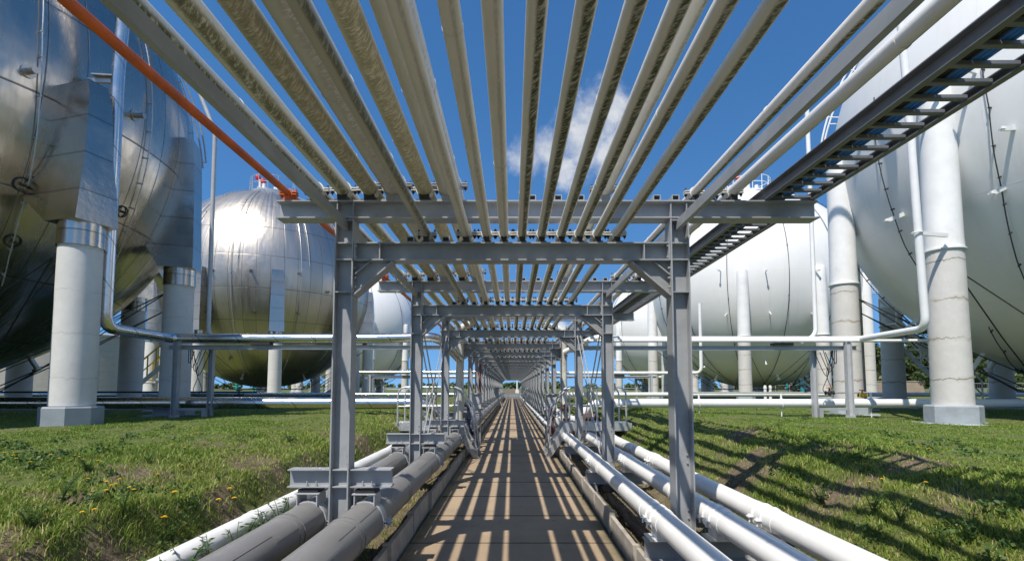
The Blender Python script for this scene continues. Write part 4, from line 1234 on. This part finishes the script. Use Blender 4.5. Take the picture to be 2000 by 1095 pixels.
# ------------------------------------------------------------------ background
def leaf_cloud(blobs, n, size, mat, name, parent=None, loc=(0, 0, 0), seed=1, flat=.5):
    """many small leaf faces spread through lumps of a crown"""
    rg = np.random.default_rng(seed)
    w_ = np.array([b[3] ** 2 for b in blobs]); w_ = w_ / w_.sum()
    idx = rg.choice(len(blobs), n, p=w_)
    B = np.array(blobs)[idx]
    d = rg.normal(size=(n, 3)); d /= np.linalg.norm(d, axis=1)[:, None]
    rad = B[:, 3] * (rg.random(n) ** .33) * (.85 + .3 * rg.random(n))
    P = B[:, :3] + d * rad[:, None] * np.array([1, 1, .85])
    u = rg.normal(size=(n, 3)); u /= np.linalg.norm(u, axis=1)[:, None]
    v = np.cross(u, d + rg.normal(size=(n, 3)) * flat); v /= np.linalg.norm(v, axis=1)[:, None] + 1e-9
    s = size * (.6 + .8 * rg.random(n))[:, None]
    V = np.stack([P - u * s, P + v * s * .6, P + u * s, P - v * s * .6], 1).reshape(-1, 3)
    me = bpy.data.meshes.new(name)
    me.vertices.add(4 * n); me.vertices.foreach_set('co', V.ravel())
    me.loops.add(4 * n); me.loops.foreach_set('vertex_index', np.arange(4 * n))
    me.polygons.add(n); me.polygons.foreach_set('loop_start', np.arange(n) * 4); me.polygons.foreach_set('loop_total', np.full(n, 4))
    me.materials.append(mat)
    a = me.attributes.new('tint', 'FLOAT', 'POINT'); a.data.foreach_set('value', np.repeat(rg.random(n), 4))
    me.update(calc_edges=True); me.validate()
    return link(name, me, parent, loc)
def tree(x, y, h, wd, label, mat, seed, name='tree', dens=1.0):
    rg = random.Random(seed)
    t = thing(name, label, 'tree', (x, y, .75), 0, 'trees beyond the tank farm')
    m = MB(); m.tube([(0, 0, -.2), (.1, 0, h * .25), (-.05, .1, h * .5), (0, 0, h * .85)], [wd * .07, wd * .055, wd * .035, .03], 8)
    for k in range(6):
        a_ = rg.uniform(0, 2 * PI); z0 = h * rg.uniform(.2, .5)
        m.tube([(0, 0, z0), (wd * .25 * math.cos(a_), wd * .25 * math.sin(a_), z0 + h * .14), (wd * .42 * math.cos(a_), wd * .42 * math.sin(a_), z0 + h * .3)], [wd * .03, wd * .02, .02], 6)
    m.obj('trunk', BARK, t)
    bl = []
    for k in range(16):
        a_ = rg.uniform(0, 2 * PI); q = rg.uniform(.1, .48) * wd; zz = rg.uniform(.16, .95)
        q *= (1.15 - abs(zz - .45) * 1.2)
        bl.append((q * math.cos(a_), q * math.sin(a_), h * zz, wd * rg.uniform(.12, .22)))
    leaf_cloud(bl, int(2600 * dens), .17 * h / 7 + .06, mat, 'crown', t, seed=seed)
    return t
TREES = [(1708, 62, 5.0, 5.4), (1740, 74, 4.2, 6), (1822, 62, 8.4, 6.2), (1795, 70, 6.4, 5), (1765, 60, 3.8, 4.2), (1878, 66, 6.6, 7), (1935, 68, 6.0, 7), (1985, 70, 6.4, 7), (2030, 68, 6.5, 7), (1690, 68, 4.6, 5),
         (1570, 78, 4.2, 6), (1540, 84, 3.8, 6), (1610, 80, 4.5, 6), (1500, 90, 3.4, 6)]
TL = ['low round tree just right of the second white tank leg, beside the blue sky gap', 'broad bush behind the low brown wall on the right', 'tallest dark tree beside the near right white tank leg',
      'dark green tree left of the tallest tree on the right', 'low shrub in front of the brown wall by the dark rear leg', 'wide tree right of the near right tank leg, behind the fence',
      'middle tree behind the fence under the near right tank', 'tree behind the fence at the right edge of the picture', 'outermost tree past the right edge behind the fence', 'small tree left of the low brown wall on the right',
      'dark tree under the right side of the second white tank', 'dark tree under the bottom of the second white tank', 'tree behind the white stairs of the second right tank', 'lowest dark bush left under the second white tank']
for i, (px, Y, h, wd) in enumerate(TREES):
    tree((px - 1000) / 1000 * Y, Y, h * (1.2 if i < 10 else 1.05), wd, TL[i], LEAF_D if i % 3 else LEAF_M, 40 + i)
# far woods along the horizon
rg = random.Random(5); bl = []
for k in range(260):
    x = rg.uniform(-420, 520); 
    hh = 5.5 + 2.0 * noise.noise((x * .012, 0, 3)) + rg.uniform(-1, 2)
    bl.append((x, 520 + rg.uniform(-20, 20), max(1.5, hh * .55), max(2.5, hh * .55)))
o = leaf_cloud(bl, 15000, 1.6, LEAF_M, 'distant_wood', seed=3)
tag(o, 'dark strip of distant woods along the horizon', 'wood', kind='stuff')

def shed(px0, px1, ytop, Y, mat, label, cat='building', roof=None, band=False, group='low buildings beyond the tank farm'):
    x0, x1 = (px0 - 1000) / 1000 * Y, (px1 - 1000) / 1000 * Y
    h = EYE + (757 - ytop) / 1000 * Y
    t = thing('industrial_shed', label, cat, ((x0 + x1) / 2, Y, 0), 0, group)
    wd = (x1 - x0) / 2
    m = MB(); m.box(-wd, wd, 0, 14, .3, h); m.obj('wall', mat, t)
    m = MB(); m.prism([(-wd - .3, h), (wd + .3, h), (0, h + max(.25, h * .10))], -.3, 14.3); m.obj('roof', roof or STEEL_L, t)
    n = max(2, int(wd * 2 / 9))
    for k in range(n):
        xx = -wd + (k + .5) * 2 * wd / n
        m = MB(); m.box(xx - 1.2, xx + 1.2, -.06, -.003, .5, min(h * .7, 3.6)); m.obj('door', STEEL if k % 2 else GALV, t)
BEIGE = paint('beige_sheeting', (.42, .385, .33), .7, .12, .6)
BRICK = paint('brown_brick', (.22, .15, .11), .8, .2, 1)
SHEDW = paint('white_sheeting', (.74, .74, .73), .5, .06, .4)
shed(560, 660, 759, 220, SHEDW, 'long white shed low on the horizon under the second left tank')
shed(690, 815, 757, 260, SHEDW, 'white shed low on the horizon between the left rack columns')
shed(405, 475, 760, 200, BRICK, 'brown low building on the horizon under the left side of the second left tank', roof=BRICK)
shed(480, 560, 762, 240, BEIGE, 'beige low building on the horizon left of the long white shed')
shed(1205, 1262, 758, 190, BRICK, 'brown low building on the horizon right of the second right column', roof=STEEL)
shed(1265, 1330, 764, 210, SHEDW, 'white low building on the horizon behind a leg of the second right tank')
shed(1060, 1180, 762, 300, SHEDW, 'long white shed on the horizon between the right rack columns')
shed(955, 1048, 768, 150, BEIGE, 'beige low building closing the view beyond the end of the walkway')
# big concrete tank behind the near left sphere
t = thing('concrete_tank', 'big beige concrete walled tank behind the legs of the near left sphere', 'storage tank', pix(120, 757, 72).xy.to_3d() if False else ((130 - 1000) / 1000 * 72, 72, 0))
cm = pillar_concrete('tank_wall_concrete', (.40, .375, .33), crack=.5, rust=.2)
m = MB(); m.lathe([(13.5, .2), (13.5, 8.0), (13.7, 8.02), (13.7, 8.3), (12.5, 8.5)], 64); m.obj('wall', cm, t)
m = MB()
for k in range(28):
    a_ = 2 * PI * k / 28; m.box(-.12, .12, -.03, .03, .2, 7.95, 0, Matrix.Rotation(a_, 4, 'Z') @ Matrix.Translation((0, -13.53, 0)))
m.obj('ribs', cm, t)['kind'] = 'stuff'
# brown wall and fence on the right
t = thing('boundary_wall', 'low brown boundary wall on the right between dark tank leg and trees', 'wall', ((1690 - 1000) / 1000 * 58, 58, 0))
m = MB(); m.box(0, 6.6, 0, .3, .6, EYE + .012 * 58); m.obj('wall', paint('brown_wall', (.34, .26, .19), .8, .12, 1), t)
m = MB(); m.box(-.05, 6.65, -.05, .35, EYE + .0122 * 58, EYE + .0135 * 58); m.obj('coping', BEIGE, t)
t = thing('mesh_fence', 'pale post and wire fence behind the near right tank, in front of the trees', 'fence', (0, 56, 0))
m = MB()
for z in (EYE + .5, 1.55, 1.05): m.cyl((46, 0, z), (62, 0, z), .025, 6)
for k in range(80): m.cyl((46 + k * .2, 0, .8), (46 + k * .2, 0, EYE + .5), .006, 4)
m.obj('wire_panel', GALV, t)
for k in range(9):
    m = MB(); m.cyl((46 + 2 * k, 0, .5), (46 + 2 * k, 0, EYE + .55), .05, 8); m.obj('post', GALV, t)
t = thing('mesh_fence', 'pale post and wire fence under the second right tank, before the far trees', 'fence', (0, 74, 0))
m = MB()
for z in (2.0, 1.4): m.cyl((30, 0, z), (46, 0, z), .025, 6)
for k in range(80): m.cyl((30 + k * .2, 0, .8), (30 + k * .2, 0, 2.0), .006, 4)
m.obj('wire_panel', GALV, t)
for k in range(9):
    m = MB(); m.cyl((30 + 2 * k, 0, .5), (30 + 2 * k, 0, 2.05), .05, 8); m.obj('post', GALV, t)
# teal posts, white posts
for i, (px, y0, y1, Y, r, mat, lab) in enumerate(((462, 745, 776, 50, .13, TEAL, 'teal hydrant post under the left side of the second left tank'), (495, 750, 776, 52, .10, TEAL, 'thin teal post under the middle of the second left tank'),
        (1568, 740, 776, 48, .16, TEAL, 'thick teal hydrant post near the white stairs of the second right tank'), (1538, 748, 772, 60, .07, TEAL, 'thin teal post under the second right tank'),
        (1495, 752, 780, 33, .09, WHITE, 'left one of two short white posts under the second right tank'), (1505, 752, 780, 33, .09, WHITE, 'right one of two short white posts under the second right tank'))):
    p0 = pix(px, y1, Y); p1 = pix(px, y0, Y); h = p1.z - .7
    m = MB(); m.lathe([(r, 0), (r, h * .8), (r * 1.25, h * .8), (r * 1.25, h * .86), (r, h * .87), (r, h * .97), (r * .5, h)], 12)
    if mat is TEAL: m.cyl((-r * 3, 0, h * .7), (r * 3, 0, h * .7), r * .5, 8)
    tag(m.obj('marker_post', mat, None, (p0.x, Y, .7)), lab, 'post', 'coloured posts around the tanks')
# stairs beside the tank legs
def stair_flight(x, y, z0, z1, run, mat, label, ry=0):
    t = thing('metal_stairs', label, 'stairs', (x, y, z0), ry)
    n = 10; h = z1 - z0
    m = MB()
    for k in range(n): m.box(run * k / n, run * k / n + abs(run) / n * 1.05 if run > 0 else run * k / n + .3, -.4, .4, h * (k + 1) / n - .03, h * (k + 1) / n) if run > 0 else m.box(run * (k + 1) / n, run * k / n, -.4, .4, h * (k + 1) / n - .03, h * (k + 1) / n)
    m.obj('treads', mat, t)
    for yy in (-.43, .43):
        m = MB(); m.bar((0, yy, 0), (run, yy, h), .05, .18); m.obj('stringer', mat, t)
        m = MB(); m.cyl((0, yy, 1.0), (run, yy, h + 1.0), .035, 8); m.cyl((0, yy, .5), (run, yy, h + .5), .025, 8)
        for k in range(5): m.cyl((run * k / 4, yy, h * k / 4), (run * k / 4, yy, h * k / 4 + 1.0), .03, 8)
        m.obj('handrail', YELLOW if mat is GALV else mat, t)
stair_flight(-16.6, 23.2, 1.7, 3.0, 1.5, GALV, 'pale metal stairs with yellow handrail between the two left tanks')
stair_flight(22.6, 37.5, .85, 4.2, -4.2, WHITE, 'white stairs rising to the left beside the second right tank')
stair_flight(17.2, 19.2, .85, 4.0, -3.0, WHITE, 'white stairs under the near right tank at the right edge of the picture')
stair_flight(-15.2, 41, .85, 2.6, 2.6, WHITE, 'small pale stairs under the second left tank')
# thin mast far right
m = MB()
Y = 120; x = (1768 - 1000) / 1000 * Y
for dx, dy in ((-.5, -.5), (.5, -.5), (0, .5)): m.cyl((dx, dy, 0), (dx * .6, dy * .6, 12.4), .07, 6)
for k in range(12):
    z = 1 + k * .95
    for (a_, b_) in (((-.5, -.5), (.5, -.5)), ((.5, -.5), (0, .5)), ((0, .5), (-.5, -.5))):
        m.cyl((a_[0] * .9, a_[1] * .9, z), (b_[0] * .9, b_[1] * .9, z + .9), .04, 5)
tag(m.obj('lattice_mast', GALV, None, (x, Y, .7)), 'thin grey lattice mast far behind the dark rear leg of the near right tank', 'mast')

# ------------------------------------------------------------------ grass, flowers, weeds
def blades(n, seed, region, hmin, hmax, name, label, bare=.86):
    rg = np.random.default_rng(seed)
    xs_, ys_ = [], []
    P = []
    tries = 0
    while len(P) < n and tries < n * 12:
        tries += 1
        # depth distributed so that screen density is even
        y0, y1 = region[2], region[3]
        u = rg.random(); y = 1 / (1 / y0 + u * (1 / y1 - 1 / y0))
        x = rg.uniform(region[0], region[1])
        if abs(x) > y * 1.12 + .6: continue
        s = soilness(x, y)
        if rg.random() < s * bare: continue
        P.append((x, y, s))
    n = len(P); P = np.array(P)
    Z = np.array([terrain(a_, b_) for a_, b_, _ in P]) - .012
    lush = np.array([noise.noise((a_ * .7, b_ * .7, 20)) + .6 * noise.noise((a_ * 2.6, b_ * 2.6, 31)) for a_, b_, _ in P])
    ax = np.abs(P[:, 0])
    bank = np.clip((4.2 - ax) / 1.2, 0, 1)
    h = (hmin + (hmax - hmin) * rg.random(n) ** 2.2) * (.95 + .85 * lush) * (1 + .45 * bank) * np.clip(1.25 - .10 * ax, .78, 1.0)
    wd = .0014 + .00048 * P[:, 1] + .0018 * rg.random(n)
    a_ = rg.random(n) * 2 * PI
    lean = rg.normal(size=(n, 2)) * .42
    dx, dy = np.cos(a_) * wd, np.sin(a_) * wd
    b0 = np.stack([P[:, 0] - dx, P[:, 1] - dy, Z], 1); b1 = np.stack([P[:, 0] + dx, P[:, 1] + dy, Z], 1)
    mid = np.stack([P[:, 0] + lean[:, 0] * h * .25, P[:, 1] + lean[:, 1] * h * .25, Z + h * .6], 1)
    m0 = mid - np.stack([dx, dy, 0 * dx], 1) * .7; m1 = mid + np.stack([dx, dy, 0 * dx], 1) * .7
    tip = np.stack([P[:, 0] + lean[:, 0] * h, P[:, 1] + lean[:, 1] * h, Z + h * (.85 + .15 * rg.random(n))], 1)
    V = np.stack([b0, b1, m1, m0, tip], 1).reshape(-1, 3)
    base = np.arange(n) * 5
    loops = np.stack([base, base + 1, base + 2, base + 3, base + 3, base + 2, base + 4], 1).ravel()
    me = bpy.data.meshes.new(name)
    me.vertices.add(5 * n); me.vertices.foreach_set('co', V.ravel().astype(np.float32))
    me.loops.add(7 * n); me.loops.foreach_set('vertex_index', loops)
    me.polygons.add(2 * n)
    st = np.stack([np.arange(n) * 7, np.arange(n) * 7 + 4], 1).ravel(); tot = np.tile([4, 3], n)
    me.polygons.foreach_set('loop_start', st); me.polygons.foreach_set('loop_total', tot)
    me.materials.append(BLADE)
    dry = np.clip(.36 + .30 * rg.normal(size=n) * .8 - .18 * lush + .18 * P[:, 2] + .16 * bank, 0, 1)
    at = me.attributes.new('tint', 'FLOAT', 'POINT'); at.data.foreach_set('value', np.repeat(dry, 5))
    me.update(calc_edges=True)
    return tag(link(name, me), label, 'grass', kind='stuff')
blades(260000, 1, (-24, -2.15, 2.3, 26), .028, .058, 'grass', 'rough green and dry grass on the left bank under the polished tanks')
blades(260000, 2, (2.3, 24, 2.3, 26), .027, .055, 'grass', 'mown green grass on the right bank, striped by shadows of the rack')
blades(9000, 3, (-2.2, -1.16, 2.3, 14), .02, .07, 'grass', 'short weeds growing between the left pipes and the kerb', .3)
blades(3000, 4, (1.16, 2.3, 2.3, 14), .02, .06, 'grass', 'sparse weeds in the shaded right ditch', .6)

def flower(px, py, label, r=.02, X=None):
    # find where the bank meets that view direction
    y = 2.0
    while y < 30:
        p = pix(px, py, y)
        if p.z <= terrain(p.x, p.y) + .055: break
        y += .05
    zt_ = terrain(p.x, p.y)
    f = thing('dandelion', label, 'flower', (p.x, p.y, zt_), random.uniform(0, 6), 'yellow dandelion flowers on the grass banks')
    h = .06
    m = MB(); m.tube([(0, 0, -.01), (.005, .004, h * .6), (0, .01, h)], .003, 5); m.obj('stem', STEM, f)
    m = MB(); n = 12
    for ring_, (rr, zz) in enumerate(((1.0, .1), (.75, .5), (.4, .9))):
        for k in range(n):
            a_ = 2 * PI * (k + ring_ * .5) / n
            c_, s_ = math.cos(a_), math.sin(a_); q = r * rr
            m.add([(0, .01, h), (q * .7 * c_ - q * .2 * s_, .01 + q * .7 * s_ + q * .2 * c_, h + q * (.2 + zz)), (q * c_, .01 + q * s_, h + q * (.12 + zz)), (q * .7 * c_ + q * .2 * s_, .01 + q * .7 * s_ - q * .2 * c_, h + q * (.2 + zz))], [(0, 1, 2, 3)])
    m.obj('petals', FLOWER, f)
for (px, py, lab) in ((448, 965, 'topmost of the three large dandelions near the left grey pipes'), (424, 979, 'left one of the three large dandelions near the left grey pipes'),
                      (455, 976, 'right one of the three large dandelions near the left grey pipes'), (338, 973, 'single large dandelion left of the group of three'),
                      (320, 1017, 'single large dandelion low on the left bank, nearest the white pipe')):
    flower(px, py, lab, .026)
rg = random.Random(11)
SM = [(10, 885), (22, 892), (30, 897), (98, 890), (112, 896), (150, 895), (155, 897), (160, 905), (190, 900), (170, 937), (210, 950), (215, 952), (230, 948), (240, 940), (265, 958), (205, 963), (310, 928), (358, 915), (380, 838), (383, 845), (366, 850),
      (375, 855), (360, 875), (445, 870), (480, 887), (190, 843), (150, 845), (335, 870), (160, 1010), (185, 1012), (60, 905), (250, 955), (130, 842), (300, 860),
      (1660, 845), (1615, 850), (1925, 852), (1945, 850), (1800, 877), (1815, 881), (1980, 860), (1675, 910), (1690, 912), (1735, 918), (1700, 944), (1728, 945), (1805, 957), (1840, 920), (1510, 842), (1575, 843), (1760, 868)]
for (px, py) in SM:
    flower(px + rg.uniform(-4, 4), py + rg.uniform(-2, 2), 'small yellow dandelion among the grass of the %s bank' % ('left' if px < 1000 else 'right'), .017)

def weed(x, y, z, s, seed, label):
    rg = random.Random(seed)
    t = MB()
    pts = []
    for k in range(rg.randint(4, 6)):
        a_ = rg.uniform(0, 2 * PI); L_ = s * rg.uniform(.6, 1.1)
        ex, ey = math.cos(a_) * L_ * .45, math.sin(a_) * L_ * .45
        st = [Vector((ex * q * q, ey * q * q, L_ * q)) for q in (0, .25, .5, .75, 1)]
        t.tube(st, [.005, .004, .004, .003, .002], 5)
        for i in range(14):
            q = rg.uniform(.15, 1); p = Vector((ex * q * q, ey * q * q, L_ * q)); b_ = rg.uniform(0, 2 * PI)
            d = Vector((math.cos(b_), math.sin(b_), rg.uniform(.1, .7))).normalized(); sd = d.cross(Vector((0, 0, 1))).normalized()
            l_ = s * rg.uniform(.13, .24)
            t.add([p, p + d * l_ * .5 + sd * l_ * .16, p + d * l_ + Vector((0, 0, -l_ * .2)), p + d * l_ * .5 - sd * l_ * .16], [(0, 1, 2, 3)])
    o = t.obj('weed_plant', WEED, None, (x, y, z))
    me = o.data; at = me.attributes.new('tint', 'FLOAT', 'POINT'); at.data.foreach_set('value', [rg.random() for _ in me.vertices])
    tag(o, label, 'plant', 'leafy weeds beside the pipes')
for i in range(9):
    yy = 2.75 + i * .24
    weed(-1.99 + .03 * math.sin(i * 2), yy, .38, .26, i, 'leafy green weed in the row growing over the white pipe at lower left')
for i, (x, y, s) in enumerate(((1.0, 4.55, .10), (1.06, 5.6, .08), (1.02, 7.5, .08))):
    weed(x, y, .0, s, 60 + i, '%s grass tuft on the right walkway edge counted from the viewer' % ORD[i])
rg = random.Random(21); bl = []
for k in range(150):
    sd = -1 if k % 2 else 1
    yy = 1 / rg.uniform(1 / 12, 1 / 2.5); xx = sd * rg.uniform(2.3, 2.5 + yy * .55)
    if noise.noise((xx * .8, yy * .8, 51)) < -.05: continue
    for q in range(3):
        x_, y_ = xx + rg.uniform(-.2, .2), yy + rg.uniform(-.2, .2)
        bl.append((x_, y_, terrain(x_, y_) + .005, rg.uniform(.05, .11)))
o = leaf_cloud(bl, 9000, .017, WEED, 'ground_cover', seed=8, flat=.9)
tag(o, 'patches of dark broad leaved weeds spread through the grass of both banks', 'ground cover', kind='stuff')
LW = ((170, 925, .22), (290, 905, .2), (120, 985, .26), (240, 1010, .24), (60, 1040, .25), (380, 1000, .2), (430, 940, .16), (560, 925, .14), (500, 1000, .2), (330, 1060, .2))
for i, (px, py, s) in enumerate(LW):
    y = 2.0
    while y < 12:
        p = pix(px, py, y)
        if p.z <= terrain(p.x, p.y): break
        y += .05
    weed(p.x, p.y, terrain(p.x, p.y) - .03, s * .8, 120 + i, 'dark leafy weed clump among the rough grass of the left bank')
for i, (px, py, s) in enumerate(((1602, 985, .22), (1705, 1010, .2), (1760, 1030, .2), (1560, 1060, .15), (1900, 1075, .2))):
    y = 2.0
    while y < 12:
        p = pix(px, py, y)
        if p.z <= terrain(p.x, p.y): break
        y += .05
    weed(p.x, p.y, terrain(p.x, p.y) - .02, s, 80 + i, '%s leafy weed from the left on the shaded right bank' % ORD[i])
